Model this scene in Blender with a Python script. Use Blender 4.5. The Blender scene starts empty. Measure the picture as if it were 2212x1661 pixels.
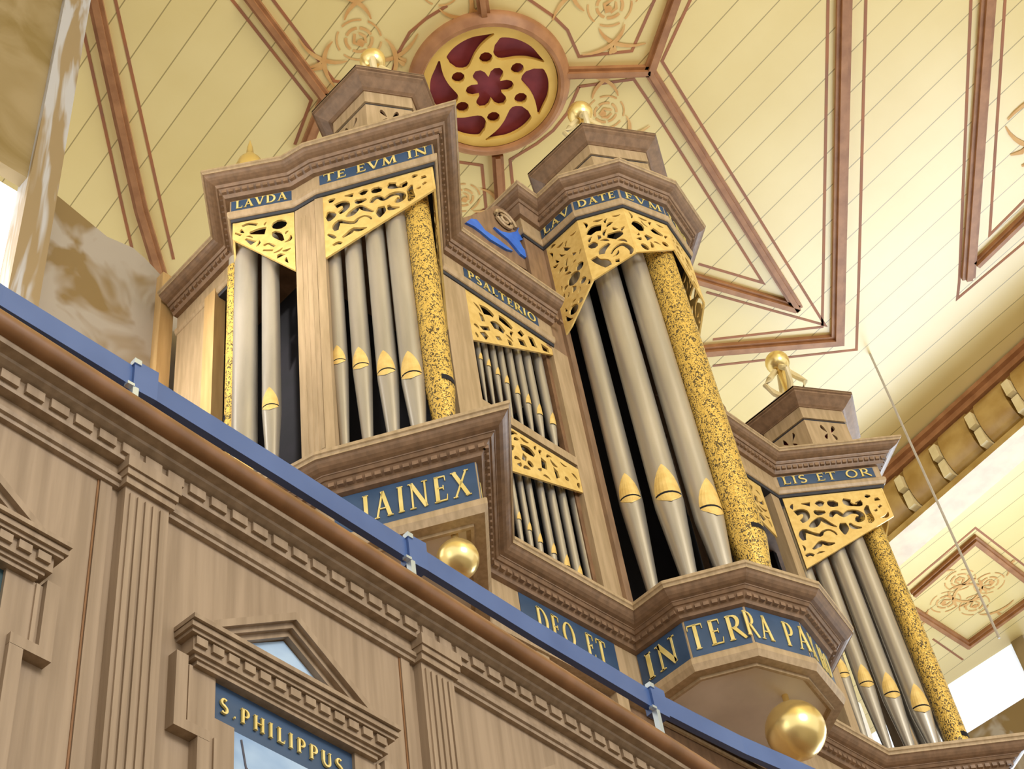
import bpy, bmesh, math, random
from mathutils import Vector, Matrix
random.seed(7)
C = bpy.context.scene.collection
Z0 = 1.6                      # eye height above the church floor; all heights below are measured from the eye
PI = math.pi
# ---------------------------------------------------------------- camera
RM = [[0.71855, 0.45915, 0.52237], [-0.68492, 0.59757, 0.41689], [-0.12074, -0.65733, 0.74387]]
cam = bpy.data.objects.new('camera', bpy.data.cameras.new('camera'))
C.objects.link(cam)
cm = Matrix([[RM[i][0], -RM[i][1], -RM[i][2]] for i in range(3)]).to_4x4()
cm.translation = (0, 0, Z0)
cam.matrix_world = cm
cam.data.sensor_fit = 'HORIZONTAL'; cam.data.sensor_width = 36.0
cam.data.lens = 36.0 * 3356.18 / 2212.0
cam.data.clip_end = 200
bpy.context.scene.camera = cam
# ---------------------------------------------------------------- world, lights, exposure
sc = bpy.context.scene
sc.view_settings.view_transform = 'Standard'; sc.view_settings.look = 'None'
sc.view_settings.gamma = 1.0; sc.view_settings.use_curve_mapping = False
sc.view_settings.exposure = 0.25
w = bpy.data.worlds.new('world'); sc.world = w; w.use_nodes = True
w.node_tree.nodes['Background'].inputs[0].default_value = (1.0, 0.98, 0.95, 1)
w.node_tree.nodes['Background'].inputs[1].default_value = 1.0
def area(name, loc, target, sx, sy, power, col=(1, 1, 1)):
    l = bpy.data.lights.new(name, 'AREA'); l.shape = 'RECTANGLE'; l.size = sx; l.size_y = sy
    l.energy = power; l.color = col
    o = bpy.data.objects.new(name, l); C.objects.link(o); o.location = loc
    o.rotation_euler = (Vector(target) - Vector(loc)).to_track_quat('-Z', 'Y').to_euler()
    return o
lw = area('window_daylight_west', (-7, 4.5, 10.5), (3.7, 5.3, 9.35), 1.0, 1.0, 13, (1.0, 0.97, 0.93)); lw.data.spread = math.radians(13)
area('window_daylight_left', (-8, 3.0, 7.0), (4, 4.5, 7.5), 4, 5, 80, (1.0, 0.97, 0.93))
area('window_daylight_nave', (2.0, -9, 10.0), (7, 4, 9), 5, 4, 950, (1.0, 0.96, 0.9))
# ---------------------------------------------------------------- materials
def srgb(c):
    f = lambda v: (v / 12.92 if v <= 0.04045 else ((v + 0.055) / 1.055) ** 2.4)
    return tuple(f(x / 255.0) for x in c) + (1,)
M = {}
def base_mat(name, rough=0.6, metal=0.0, coat=0.0):
    m = bpy.data.materials.new(name); m.use_nodes = True
    nt = m.node_tree; b = nt.nodes['Principled BSDF']
    b.inputs['Roughness'].default_value = rough; b.inputs['Metallic'].default_value = metal
    b.inputs['Coat Weight'].default_value = coat; b.inputs['Coat Roughness'].default_value = 0.25
    M[name] = m
    return m, nt, b
def mixed(name, c1, c2, scale=(4, 4, 4), detail=4, rough=0.6, metal=0, bump=0.0, lo=0.35, hi=0.65, coat=0.0, distort=0.0):
    m, nt, b = base_mat(name, rough, metal, coat)
    tc = nt.nodes.new('ShaderNodeTexCoord'); mp = nt.nodes.new('ShaderNodeMapping'); mp.inputs['Scale'].default_value = scale
    nz = nt.nodes.new('ShaderNodeTexNoise'); nz.inputs['Scale'].default_value = 1.0; nz.inputs['Detail'].default_value = detail
    nz.inputs['Distortion'].default_value = distort
    rp = nt.nodes.new('ShaderNodeValToRGB')
    rp.color_ramp.elements[0].position = lo; rp.color_ramp.elements[1].position = hi
    rp.color_ramp.elements[0].color = srgb(c1); rp.color_ramp.elements[1].color = srgb(c2)
    nt.links.new(tc.outputs['Object'], mp.inputs[0]); nt.links.new(mp.outputs[0], nz.inputs[0])
    nt.links.new(nz.outputs[0], rp.inputs[0]); nt.links.new(rp.outputs[0], b.inputs['Base Color'])
    if bump:
        bp = nt.nodes.new('ShaderNodeBump'); bp.inputs['Strength'].default_value = bump; bp.inputs['Distance'].default_value = 0.01
        nt.links.new(nz.outputs[0], bp.inputs['Height']); nt.links.new(bp.outputs[0], b.inputs['Normal'])
    return m
mixed('oak', (126, 100, 76), (148, 118, 90), (22, 22, 5), 4, 0.42, bump=0.05)
mixed('oak_light', (164, 140, 104), (184, 158, 122), (30, 30, 3), 5, 0.45, bump=0.1)
mixed('soffit_oak', (206, 192, 172), (222, 208, 188), (3, 3, 3), 5, 0.55)
mixed('oak_dark', (112, 82, 56), (134, 100, 70), (12, 12, 12), 5, 0.5, bump=0.1)
mixed('gallery_oak', (140, 118, 92), (162, 139, 112), (34, 34, 1.6), 5, 0.5, bump=0.1)
mixed('gallery_oak_dark', (118, 80, 44), (138, 96, 58), (10, 10, 10), 3, 0.35)
mixed('gold', (222, 186, 106), (234, 202, 124), (20, 20, 20), 3, 0.45, metal=0.2)
mixed('gold_ball', (240, 214, 140), (250, 226, 156), (3, 3, 3), 2, 0.26, metal=0.8)
mixed('gold_letter', (222, 196, 110), (236, 214, 136), (9, 9, 9), 2, 0.5, metal=0.1)
mixed('blue_ground', (48, 72, 100), (58, 82, 112), (6, 6, 6), 3, 0.4)
mixed('blue_bright', (50, 100, 200), (66, 122, 218), (8, 8, 8), 2, 0.5)
mixed('rail_blue', (66, 92, 142), (76, 102, 152), (5, 5, 5), 2, 0.35)
mixed('tin', (176, 170, 158), (196, 188, 174), (9, 9, 1.2), 4, 0.33, metal=0.6)
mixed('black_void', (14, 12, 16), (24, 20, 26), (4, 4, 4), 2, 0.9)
mixed('dark_line', (40, 42, 48), (54, 54, 58), (4, 4, 4), 2, 0.7)  # near-black tone that paints shade into the gaps
mixed('rosette_red', (120, 34, 42), (138, 48, 52), (5, 5, 5), 3, 0.6)
mixed('rosette_gold', (216, 172, 78), (228, 188, 92), (4, 4, 4), 3, 0.5)
mixed('rib_brown', (150, 100, 58), (172, 120, 74), (6, 6, 6), 4, 0.5)
mixed('line_brown', (168, 104, 58), (150, 98, 66), (3, 3, 3), 3, 0.6)
mixed('ornament_ochre', (206, 150, 80), (218, 172, 102), (6, 6, 6), 3, 0.6)
mixed('beam_gold', (160, 122, 52), (190, 156, 88), (3, 3, 3), 4, 0.35, coat=0.5)
mixed('beam_cream', (214, 194, 140), (228, 210, 160), (6, 6, 6), 3, 0.4)
mixed('painted_grey', (132, 108, 66), (168, 158, 144), (2.0, 2.0, 1.5), 3, 0.55, lo=0.44, hi=0.56, distort=0.8)
mixed('painted_stripe', (150, 128, 92), (182, 180, 178), (7, 7, 0.7), 3, 0.5, lo=0.46, hi=0.56, distort=0.8)
mixed('painted_brown', (132, 110, 62), (156, 136, 96), (2, 2, 2), 4, 0.55, distort=1.0)
mixed('honey_wood', (186, 150, 96), (206, 170, 114), (20, 20, 2), 4, 0.4, bump=0.1)
mixed('painting_sky', (130, 160, 196), (176, 200, 222), (5, 5, 7), 3, 0.6)
mixed('painting_teal', (30, 62, 66), (40, 74, 82), (5, 5, 7), 3, 0.6)
mixed('twig', (60, 60, 70), (80, 76, 84), (5, 5, 5), 3, 0.6)
mixed('bracket_steel', (190, 206, 222), (206, 220, 232), (5, 5, 5), 2, 0.25, metal=0.7)
mixed('cable_grey', (176, 166, 150), (190, 180, 166), (5, 5, 5), 2, 0.5)
mixed('plaster', (222, 214, 200), (232, 226, 214), (2, 2, 2), 4, 0.8)
mixed('floor_stone', (112, 100, 84), (128, 114, 96), (1.5, 1.5, 1.5), 5, 0.5)
# gilded embossed pattern on the display pipes
m, nt, b = base_mat('gilded_relief', 0.4, 0.35)
tc = nt.nodes.new('ShaderNodeTexCoord'); mp = nt.nodes.new('ShaderNodeMapping'); mp.inputs['Scale'].default_value = (46, 46, 34)
nz = nt.nodes.new('ShaderNodeTexNoise'); nz.inputs['Scale'].default_value = 1.0; nz.inputs['Detail'].default_value = 0.6; nz.inputs['Distortion'].default_value = 2.2
rp = nt.nodes.new('ShaderNodeValToRGB'); rp.color_ramp.elements[0].position = 0.41; rp.color_ramp.elements[1].position = 0.47
rp.color_ramp.elements[0].color = srgb((92, 76, 48)); rp.color_ramp.elements[1].color = srgb((226, 188, 92))
bp = nt.nodes.new('ShaderNodeBump'); bp.inputs['Strength'].default_value = 0.6; bp.inputs['Distance'].default_value = 0.01
nt.links.new(tc.outputs['Object'], mp.inputs[0]); nt.links.new(mp.outputs[0], nz.inputs[0]); nt.links.new(nz.outputs[0], rp.inputs[0])
nt.links.new(rp.outputs[0], b.inputs['Base Color']); nt.links.new(nz.outputs[0], bp.inputs['Height']); nt.links.new(bp.outputs[0], b.inputs['Normal'])
# ceiling boards running away from the organ front
m, nt, b = base_mat('ceiling_boards', 0.4, 0, 0.6)
tc = nt.nodes.new('ShaderNodeTexCoord'); sp = nt.nodes.new('ShaderNodeSeparateXYZ')
ma = nt.nodes.new('ShaderNodeMath'); ma.operation = 'MULTIPLY'; ma.inputs[1].default_value = 1 / 0.335
rot = nt.nodes.new('ShaderNodeMapping'); rot.inputs['Rotation'].default_value = (0, 0, math.radians(5))
fl = nt.nodes.new('ShaderNodeMath'); fl.operation = 'FLOOR'; fr = nt.nodes.new('ShaderNodeMath'); fr.operation = 'FRACT'
wn = nt.nodes.new('ShaderNodeTexWhiteNoise'); wn.noise_dimensions = '1D'
nz = nt.nodes.new('ShaderNodeTexNoise'); nz.inputs['Scale'].default_value = 0.9; nz.inputs['Detail'].default_value = 5
r1 = nt.nodes.new('ShaderNodeValToRGB'); r1.color_ramp.elements[0].color = srgb((220, 194, 120)); r1.color_ramp.elements[1].color = srgb((236, 214, 148))
ad = nt.nodes.new('ShaderNodeMath'); ad.operation = 'MULTIPLY_ADD'; ad.inputs[1].default_value = 0.35
lt = nt.nodes.new('ShaderNodeMath'); lt.operation = 'LESS_THAN'; lt.inputs[1].default_value = 0.034
mx = nt.nodes.new('ShaderNodeMix'); mx.data_type = 'RGBA'; mx.inputs[7].default_value = srgb((166, 144, 88))
nt.links.new(tc.outputs['Object'], rot.inputs[0]); nt.links.new(rot.outputs[0], sp.inputs[0]); nt.links.new(sp.outputs[0], ma.inputs[0])
nt.links.new(ma.outputs[0], fl.inputs[0]); nt.links.new(ma.outputs[0], fr.inputs[0]); nt.links.new(fl.outputs[0], wn.inputs['W'])
nt.links.new(tc.outputs['Object'], nz.inputs[0]); nt.links.new(wn.outputs[0], ad.inputs[0]); nt.links.new(nz.outputs[0], ad.inputs[2])
nt.links.new(ad.outputs[0], r1.inputs[0]); nt.links.new(fr.outputs[0], lt.inputs[0]); nt.links.new(lt.outputs[0], mx.inputs[0])
nt.links.new(r1.outputs[0], mx.inputs[6]); nt.links.new(mx.outputs[2], b.inputs['Base Color'])
def emit(name, col, s):
    m = bpy.data.materials.new(name); m.use_nodes = True; b = m.node_tree.nodes['Principled BSDF']
    b.inputs['Base Color'].default_value = srgb(col); b.inputs['Emission Color'].default_value = srgb(col); b.inputs['Emission Strength'].default_value = s
    M[name] = m
emit('daylight_glass', (222, 232, 246), 0.62)
emit('daylight_glass_bright', (255, 255, 255), 1.6)
emit('sheen_glow', (222, 238, 255), 7.5)  # strong glow for the added pane that whitens the ceiling
# ---------------------------------------------------------------- object helpers
def wloc(o):
    v = Vector((0, 0, 0))
    while o is not None:
        v += o.location; o = o.parent
    return v
class MB:
    def __init__(s): s.v = []; s.f = []
    def add(s, vs, fs):
        n = len(s.v); s.v += [tuple(p) for p in vs]; s.f += [tuple(i + n for i in f) for f in fs]; return s
    def box(s, a, b):
        x0, y0, z0 = a; x1, y1, z1 = b
        return s.add([(x0, y0, z0), (x1, y0, z0), (x1, y1, z0), (x0, y1, z0), (x0, y0, z1), (x1, y0, z1), (x1, y1, z1), (x0, y1, z1)],
                     [(0, 3, 2, 1), (4, 5, 6, 7), (0, 1, 5, 4), (1, 2, 6, 5), (2, 3, 7, 6), (3, 0, 4, 7)])
    def obox(s, o, d, n, u0, u1, w0, w1, z0, z1):   # oriented box: o + d*u + n*w
        P = []
        for z in (z0, z1):
            for (u, w_) in ((u0, w0), (u1, w0), (u1, w1), (u0, w1)):
                P.append((o[0] + d[0] * u + n[0] * w_, o[1] + d[1] * u + n[1] * w_, z))
        return s.add(P, [(0, 3, 2, 1), (4, 5, 6, 7), (0, 1, 5, 4), (1, 2, 6, 5), (2, 3, 7, 6), (3, 0, 4, 7)])
    def prism(s, poly, z0, z1):
        n = len(poly)
        return s.add([(x, y, z0) for x, y in poly] + [(x, y, z1) for x, y in poly],
                     [tuple(range(n))[::-1], tuple(range(n, 2 * n))] + [(i, (i + 1) % n, n + (i + 1) % n, n + i) for i in range(n)])
    def lathe(s, c, prof, n=24, ax=None):           # prof: (radius, height)
        vs = []; fs = []; k = len(prof)
        for i in range(n):
            t = 2 * PI * i / n
            for r, z in prof: vs.append((c[0] + r * math.cos(t), c[1] + r * math.sin(t), c[2] + z))
        for i in range(n):
            j = (i + 1) % n
            for q in range(k - 1): fs.append((i * k + q, j * k + q, j * k + q + 1, i * k + q + 1))
        fs.append(tuple(i * k for i in range(n))[::-1]); fs.append(tuple(i * k + k - 1 for i in range(n)))
        return s.add(vs, fs)
    def ball(s, c, r, n=24, sz=1.0):
        m = n // 2
        return s.lathe(c, [(max(1e-4, r * math.sin(PI * i / m)), -r * sz * math.cos(PI * i / m)) for i in range(m + 1)], n)
    def sweep(s, path, prof, closed=False, caps=True):  # path plan points, prof (inset, z); inset toward left normal
        n = len(path); k = len(prof); vs = []; fs = []
        rings = [offset(path, t, closed) for t, z in prof]
        for i in range(n):
            for q in range(k): vs.append((rings[q][i][0], rings[q][i][1], prof[q][1]))
        m = n if closed else n - 1
        for i in range(m):
            j = (i + 1) % n
            for q in range(k - 1): fs.append((i * k + q, i * k + q + 1, j * k + q + 1, j * k + q))
        if caps and not closed:
            fs.append(tuple(range(k))); fs.append(tuple((n - 1) * k + q for q in range(k))[::-1])
        return s.add(vs, fs)
    def tube(s, pts, r, n=8, closed=False):
        pts = [Vector(p) for p in pts]; m = len(pts); vs = []; fs = []
        rr = r if isinstance(r, (list, tuple)) else [r] * m
        for i, p in enumerate(pts):
            if closed: t = pts[(i + 1) % m] - pts[i - 1]
            else: t = pts[min(i + 1, m - 1)] - pts[max(i - 1, 0)]
            t.normalize(); a = t.cross(Vector((0, 0, 1)))
            if a.length < 1e-3: a = t.cross(Vector((1, 0, 0)))
            a.normalize(); b_ = t.cross(a)
            for q in range(n):
                an = 2 * PI * q / n; vs.append(p + a * (rr[i] * math.cos(an)) + b_ * (rr[i] * math.sin(an)))
        for i in range(m if closed else m - 1):
            j = (i + 1) % m
            for q in range(n): fs.append((i * n + q, i * n + (q + 1) % n, j * n + (q + 1) % n, j * n + q))
        if not closed: fs.append(tuple(range(n))[::-1]); fs.append(tuple((m - 1) * n + q for q in range(n)))
        return s.add(vs, fs)
    def build(s, name, mat, parent=None, smooth=False, loc=None):
        o = bpy.data.objects.new(name, None) if False else None
        me = bpy.data.meshes.new(name)
        if parent is not None: base = wloc(parent)
        elif loc is not None: base = Vector(loc) + Vector((0, 0, Z0))
        else:
            xs = [p[0] for p in s.v]; ys = [p[1] for p in s.v]; zs = [p[2] for p in s.v]
            base = Vector(((min(xs) + max(xs)) / 2, (min(ys) + max(ys)) / 2, min(zs) + Z0))
        me.from_pydata([(p[0] - base.x, p[1] - base.y, p[2] + Z0 - base.z) for p in s.v], [], s.f)
        bm = bmesh.new(); bm.from_mesh(me); bmesh.ops.remove_doubles(bm, verts=bm.verts, dist=1e-5)
        bmesh.ops.recalc_face_normals(bm, faces=bm.faces); bm.to_mesh(me); bm.free()
        me.materials.append(M[mat])
        if smooth:
            me.shade_smooth()
            try: me.set_sharp_from_angle(angle=math.radians(38))
            except Exception: pass
        o = bpy.data.objects.new(name, me); C.objects.link(o)
        if parent is not None: o.parent = parent
        else: o.location = base
        return o
def offset(P, t, closed=False):
    n = len(P); out = []
    def dr(a, b):
        l = math.hypot(b[0] - a[0], b[1] - a[1]); return ((b[0] - a[0]) / l, (b[1] - a[1]) / l)
    m = n if closed else n - 1
    ds = [dr(P[i], P[(i + 1) % n]) for i in range(m)]; ns = [(-d[1], d[0]) for d in ds]
    for i in range(n):
        if not closed and i == 0: a = b_ = ns[0]
        elif not closed and i == n - 1: a = b_ = ns[-1]
        else: a, b_ = ns[i - 1], ns[i if i < m else 0]
        k = t / (1 + a[0] * b_[0] + a[1] * b_[1])
        out.append((P[i][0] + (a[0] + b_[0]) * k, P[i][1] + (a[1] + b_[1]) * k))
    return out
def tag(o, label=None, cat=None, group=None, kind=None):
    if label: o['label'] = label
    if cat: o['category'] = cat
    if group: o['group'] = group
    if kind: o['kind'] = kind
    return o
def empty(name, loc, label, cat, group=None):
    o = bpy.data.objects.new(name, None); C.objects.link(o); o.location = (loc[0], loc[1], loc[2] + Z0); o.empty_display_size = 0.1
    return tag(o, label, cat, group)
class Face:                                            # a vertical plane: point o, direction d (left to right), inward normal n
    def __init__(s, A, B):
        l = math.hypot(B[0] - A[0], B[1] - A[1]); s.o = A; s.L = l; s.d = ((B[0] - A[0]) / l, (B[1] - A[1]) / l); s.n = (-s.d[1], s.d[0])
    def P(s, u, z, w_=0.0): return (s.o[0] + s.d[0] * u + s.n[0] * w_, s.o[1] + s.d[1] * u + s.n[1] * w_, z)
def stroke_poly(L):                                    # tapered stroke outline in 2D
    if len(L) == 1:
        x, y, w_ = L[0]; return [(x + w_ / 2 * math.cos(a * PI / 5), y + w_ / 2 * math.sin(a * PI / 5)) for a in range(10)]
    a_, b_ = [], []
    for i, (x, y, w_) in enumerate(L):
        x0, y0 = L[max(i - 1, 0)][:2]; x1, y1 = L[min(i + 1, len(L) - 1)][:2]
        l = math.hypot(x1 - x0, y1 - y0) or 1; nx, ny = -(y1 - y0) / l, (x1 - x0) / l
        a_.append((x + nx * w_ / 2, y + ny * w_ / 2)); b_.append((x - nx * w_ / 2, y - ny * w_ / 2))
    return a_ + b_[::-1]
def inside(p, poly):
    c = False; n = len(poly)
    for i in range(n):
        (x1, y1), (x2, y2) = poly[i], poly[i - 1]
        if (y1 > p[1]) != (y2 > p[1]) and p[0] < (x2 - x1) * (p[1] - y1) / (y2 - y1) + x1: c = not c
    return c
def smooth_stroke(L):
    if len(L) < 3: return L
    out = []
    for i in range(len(L) - 1):
        p0, p1, p2, p3 = L[max(i - 1, 0)], L[i], L[i + 1], L[min(i + 2, len(L) - 1)]
        for q in range(3):
            t = q / 3
            out.append(tuple(0.5 * (2 * p1[k] + (p2[k] - p0[k]) * t + (2 * p0[k] - 5 * p1[k] + 4 * p2[k] - p3[k]) * t * t + (3 * p1[k] - p0[k] - 3 * p2[k] + p3[k]) * t ** 3) for k in range(3)))
    return out + [tuple(L[-1])]
def segd(p, a, b_):
    vx, vy = b_[0] - a[0], b_[1] - a[1]; l = vx * vx + vy * vy
    t = max(0, min(1, ((p[0] - a[0]) * vx + (p[1] - a[1]) * vy) / l)) if l else 0
    return math.hypot(p[0] - a[0] - vx * t, p[1] - a[1] - vy * t)
def fretwork(name, outline, holes, face, w_, th, mat, parent, fill=0, gap=0.012, size=1.0):   # a pierced board, holes cut through
    cu = bpy.data.curves.new('tmp', 'CURVE'); cu.dimensions = '2D'; cu.fill_mode = 'BOTH'; cu.extrude = th / 2; cu.bevel_depth = 0
    ne = len(outline); kept = []
    def ok(poly, g, marg):
        for p in poly:
            if not inside(p, outline) or min(segd(p, outline[i], outline[(i + 1) % ne]) for i in range(ne)) < marg: return False
            for r_ in kept:
                if any(abs(p[0] - q[0]) < g and abs(p[1] - q[1]) < g and math.hypot(p[0] - q[0], p[1] - q[1]) < g for q in r_): return False
                if inside(p, r_): return False
        return True
    for h_ in holes:
        for sc_ in (1.0, 0.75, 0.55):
            poly = stroke_poly(smooth_stroke([(a, b_, c_ * sc_) for a, b_, c_ in h_]))
            if ok(poly, 0.004, 0.008): kept.append(poly); break
    rnd = random.Random(11)
    xs = [p[0] for p in outline]; ys = [p[1] for p in outline]
    for _ in range(fill):
        cx, cy = rnd.uniform(min(xs), max(xs)), rnd.uniform(min(ys), max(ys)); a = rnd.uniform(0, 2 * PI); L_ = rnd.uniform(.035, .08) * size; cv = rnd.choice((-1, 1)) * rnd.uniform(.2, .5); W_ = rnd.uniform(.014, .026) * size
        pts = []
        for t, ww in ((-.5, .25), (-.2, .8), (.1, 1.0), (.35, .6), (.5, .2)):
            x = t * L_; y = cv * L_ * (t * t * 2 - .2); pts.append((cx + x * math.cos(a) - y * math.sin(a), cy + x * math.sin(a) + y * math.cos(a), W_ * ww))
        poly = stroke_poly(smooth_stroke(pts))
        if ok(poly, gap, 0.016): kept.append(poly)
    def spl(poly, cyc=True):
        sp_ = cu.splines.new('POLY'); sp_.points.add(len(poly) - 1)
        for i, (x, y) in enumerate(poly): sp_.points[i].co = (x, y, 0, 1)
        sp_.use_cyclic_u = True
    spl(outline)
    for poly in kept: spl(poly)
    ob = bpy.data.objects.new('tmp', cu); C.objects.link(ob)
    bpy.context.view_layer.update()
    me = bpy.data.meshes.new_from_object(ob.evaluated_get(bpy.context.evaluated_depsgraph_get()))
    bpy.data.objects.remove(ob); bpy.data.curves.remove(cu)
    mb = MB(); mb.add([face.P(v.co.x, v.co.y, w_ - v.co.z) for v in me.vertices], [tuple(p.vertices) for p in me.polygons])
    bpy.data.meshes.remove(me)
    return mb.build(name, mat, parent)
# ---------------------------------------------------------------- roman lettering built from strokes
TK, TN = 0.17, 0.075
def arc(cx, cy, rx, ry, a0, a1, n, wf):
    return [(cx + rx * math.cos(math.radians(a0 + (a1 - a0) * i / n)), cy + ry * math.sin(math.radians(a0 + (a1 - a0) * i / n)),
             wf(math.radians(a0 + (a1 - a0) * i / n))) for i in range(n + 1)]
def sw(t): return TN + (TK - TN) * abs(math.cos(t))
def ser(x, y, h=0.13): return [(x - h, y, 0.045), (x + h, y, 0.045)]
GL = {
 'I': (0.34, [[(0.17, 0, TK), (0.17, 1, TK)], ser(0.17, 0.02), ser(0.17, 0.98)]),
 'E': (0.62, [[(0.17, 0, TK), (0.17, 1, TK)], ser(0.15, 0.02), [(0.1, 0.965, .07), (0.55, 0.965, .07)], [(0.2, 0.53, .07), (0.45, 0.53, .07)], [(0.1, 0.035, .07), (0.58, 0.035, .07)],
              [(0.56, 0.02, .05), (0.6, 0.24, .03)], [(0.54, 0.98, .05), (0.56, 0.78, .03)], [(.45, .62, .04), (.45, .44, .04)]]),
 'F': (0.58, [[(0.17, 0, TK), (0.17, 1, TK)], ser(0.17, 0.02), [(0.1, 0.965, .07), (0.55, 0.965, .07)], [(0.2, 0.53, .07), (0.45, 0.53, .07)]]),
 'L': (0.6, [[(0.17, 0, TK), (0.17, 1, TK)], ser(0.17, 0.98), [(0.05, 0.035, .07), (0.55, 0.035, .07)], [(0.54, 0.02, .05), (0.58, 0.26, .03)]]),
 'T': (0.72, [[(0.36, 0, TK), (0.36, 1, TK)], ser(0.36, 0.02), [(0.03, 0.965, .07), (0.69, 0.965, .07)], [(0.04, 0.98, .05), (0.02, 0.78, .03)], [(0.68, 0.98, .05), (0.7, 0.78, .03)]]),
 'N': (0.86, [[(0.14, 0, TN), (0.14, 1, TN)], [(0.12, 1, TK), (0.72, 0, TK)], [(0.72, 0, TN), (0.72, 1, TN)], ser(0.14, 0.02), ser(0.72, 0.98), ser(.08, .98, .1)]),
 'A': (0.8, [[(0.4, 1, TN), (0.1, 0, TN)], [(0.38, 1, TK), (0.68, 0, TK)], [(0.2, 0.34, .06), (0.58, 0.34, .06)], ser(0.1, 0.02, .11), ser(0.68, 0.02)]),
 'V': (0.8, [[(0.12, 1, TK), (0.42, 0, TK)], [(0.42, 0, TN), (0.7, 1, TN)], ser(0.12, 0.98), ser(0.7, 0.98, .11)]),
 'X': (0.8, [[(0.12, 1, TK), (0.68, 0, TK)], [(0.12, 0, TN), (0.68, 1, TN)], ser(0.12, .02, .1), ser(.68, .98, .1), ser(.12, .98), ser(.68, .02)]),
 'O': (0.92, [arc(0.46, 0.5, 0.36, 0.47, 0, 360, 20, sw)]),
 'C': (0.8, [arc(0.48, 0.5, 0.36, 0.47, 48, 312, 14, sw)]),
 'D': (0.86, [[(0.17, 0, TK), (0.17, 1, TK)], [(0.05, 0.965, .07), (0.35, 0.965, .07)], [(0.05, 0.035, .07), (0.35, 0.035, .07)], arc(0.34, 0.5, 0.4, 0.465, 90, -90, 12, sw)]),
 'P': (0.68, [[(0.17, 0, TK), (0.17, 1, TK)], ser(0.17, 0.02), [(0.05, 0.965, .07), (0.34, 0.965, .07)], [(0.2, 0.46, .06), (0.34, 0.46, .06)], arc(0.34, 0.713, 0.24, 0.25, 90, -90, 8, sw)]),
 'R': (0.8, [[(0.17, 0, TK), (0.17, 1, TK)], ser(0.17, 0.02), [(0.05, 0.965, .07), (0.34, 0.965, .07)], [(0.2, 0.48, .06), (0.34, 0.48, .06)], arc(0.34, 0.722, 0.23, 0.24, 90, -90, 8, sw), [(0.34, 0.5, TK), (0.78, -0.02, TK * .8)]]),
 'S': (0.6, [arc(0.3, 0.74, 0.2, 0.23, 40, 225, 8, sw) + [(0.3, 0.52, TK)] + arc(0.3, 0.26, 0.22, 0.24, 45, -140, 8, sw)]),
 'H': (0.84, [[(0.15, 0, TK), (0.15, 1, TK)], [(0.69, 0, TK), (0.69, 1, TK)], [(0.15, 0.5, .06), (0.69, 0.5, .06)], ser(.15, .02), ser(.15, .98), ser(.69, .02), ser(.69, .98)]),
 'U': (0.84, [[(0.15, 1, TK), (0.15, 0.35, TK)] + arc(0.42, 0.32, 0.27, 0.3, 180, 360, 8, lambda t: TK * .8) + [(0.69, 1, TN)], ser(.15, .98), ser(.69, .98, .1)]),
 'M': (1.0, [[(0.14, 0, TN), (0.2, 1, TN)], [(0.2, 1, TK), (0.5, 0, TK)], [(0.5, 0, TN), (0.8, 1, TN)], [(0.8, 1, TK), (0.86, 0, TK)], ser(.14, .02, .1), ser(.86, .02)]),
 '.': (0.3, [[(0.12, 0.07, 0.13), (0.2, 0.07, 0.13)]]), ' ': (0.42, []),
}
def text_on(txt, face, u0, u1, z0, h, w_, parent, name='lettering', mat='gold_letter', label=None, track=.13):
    tot = sum(GL[c][0] + track for c in txt) - track; k = (u1 - u0) / tot; x = 0; mb = MB()
    for c in txt:
        for st in GL[c][1]:
            p = stroke_poly([((x + a) * k, z0 + b_ * h, q * min(k, h) * 1.0) for a, b_, q in st])
            n = len(p); vs = [face.P(u0 + a, b_, w_) for a, b_ in p] + [face.P(u0 + a, b_, w_ - 0.006) for a, b_ in p]
            m_ = n // 2
            fs = []
            for off in (0, n):
                fs += [(off + i, off + i + 1, off + n - 2 - i, off + n - 1 - i) for i in range(m_ - 1)]
            fs += [(i, (i + 1) % n, n + (i + 1) % n, n + i) for i in range(n)]
            mb.add(vs, fs)
        x += GL[c][0] + track
    o = mb.build(name, mat, parent)
    if label: o['label'] = label
    return o

GL['B'] = (0.7, GL['P'][1] + [arc(0.34, 0.26, 0.28, 0.24, 90, -90, 8, sw), [(0.05, .035, .07), (.34, .035, .07)]])
GL['Y'] = (0.76, [[(0.38, 0, TK), (0.38, .5, TK)], [(.38, .5, TK), (.1, 1, TK)], [(.38, .5, TN), (.66, 1, TN)], ser(.38, .02)])
GL['G'] = (0.86, GL['C'][1] + [[(.74, .05, TK), (.74, .42, TK)], ser(.74, .42)])
PLAN=[[3.68,5.98],[3.68,5.346],[3.31,4.958],[3.652,4.522],[3.699,4.355],[4.277,3.446],[5.014,4.184],[6.001,4.184],[6.001,3.944],[6.275,3.511],[6.806,3.368],[7.338,3.511],[7.612,3.944],[7.612,4.184],[8.598,4.184],[9.336,3.446],[9.913,4.355],[9.961,4.522],[10.303,4.958],[9.933,5.346],[9.933,5.98]]
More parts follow.
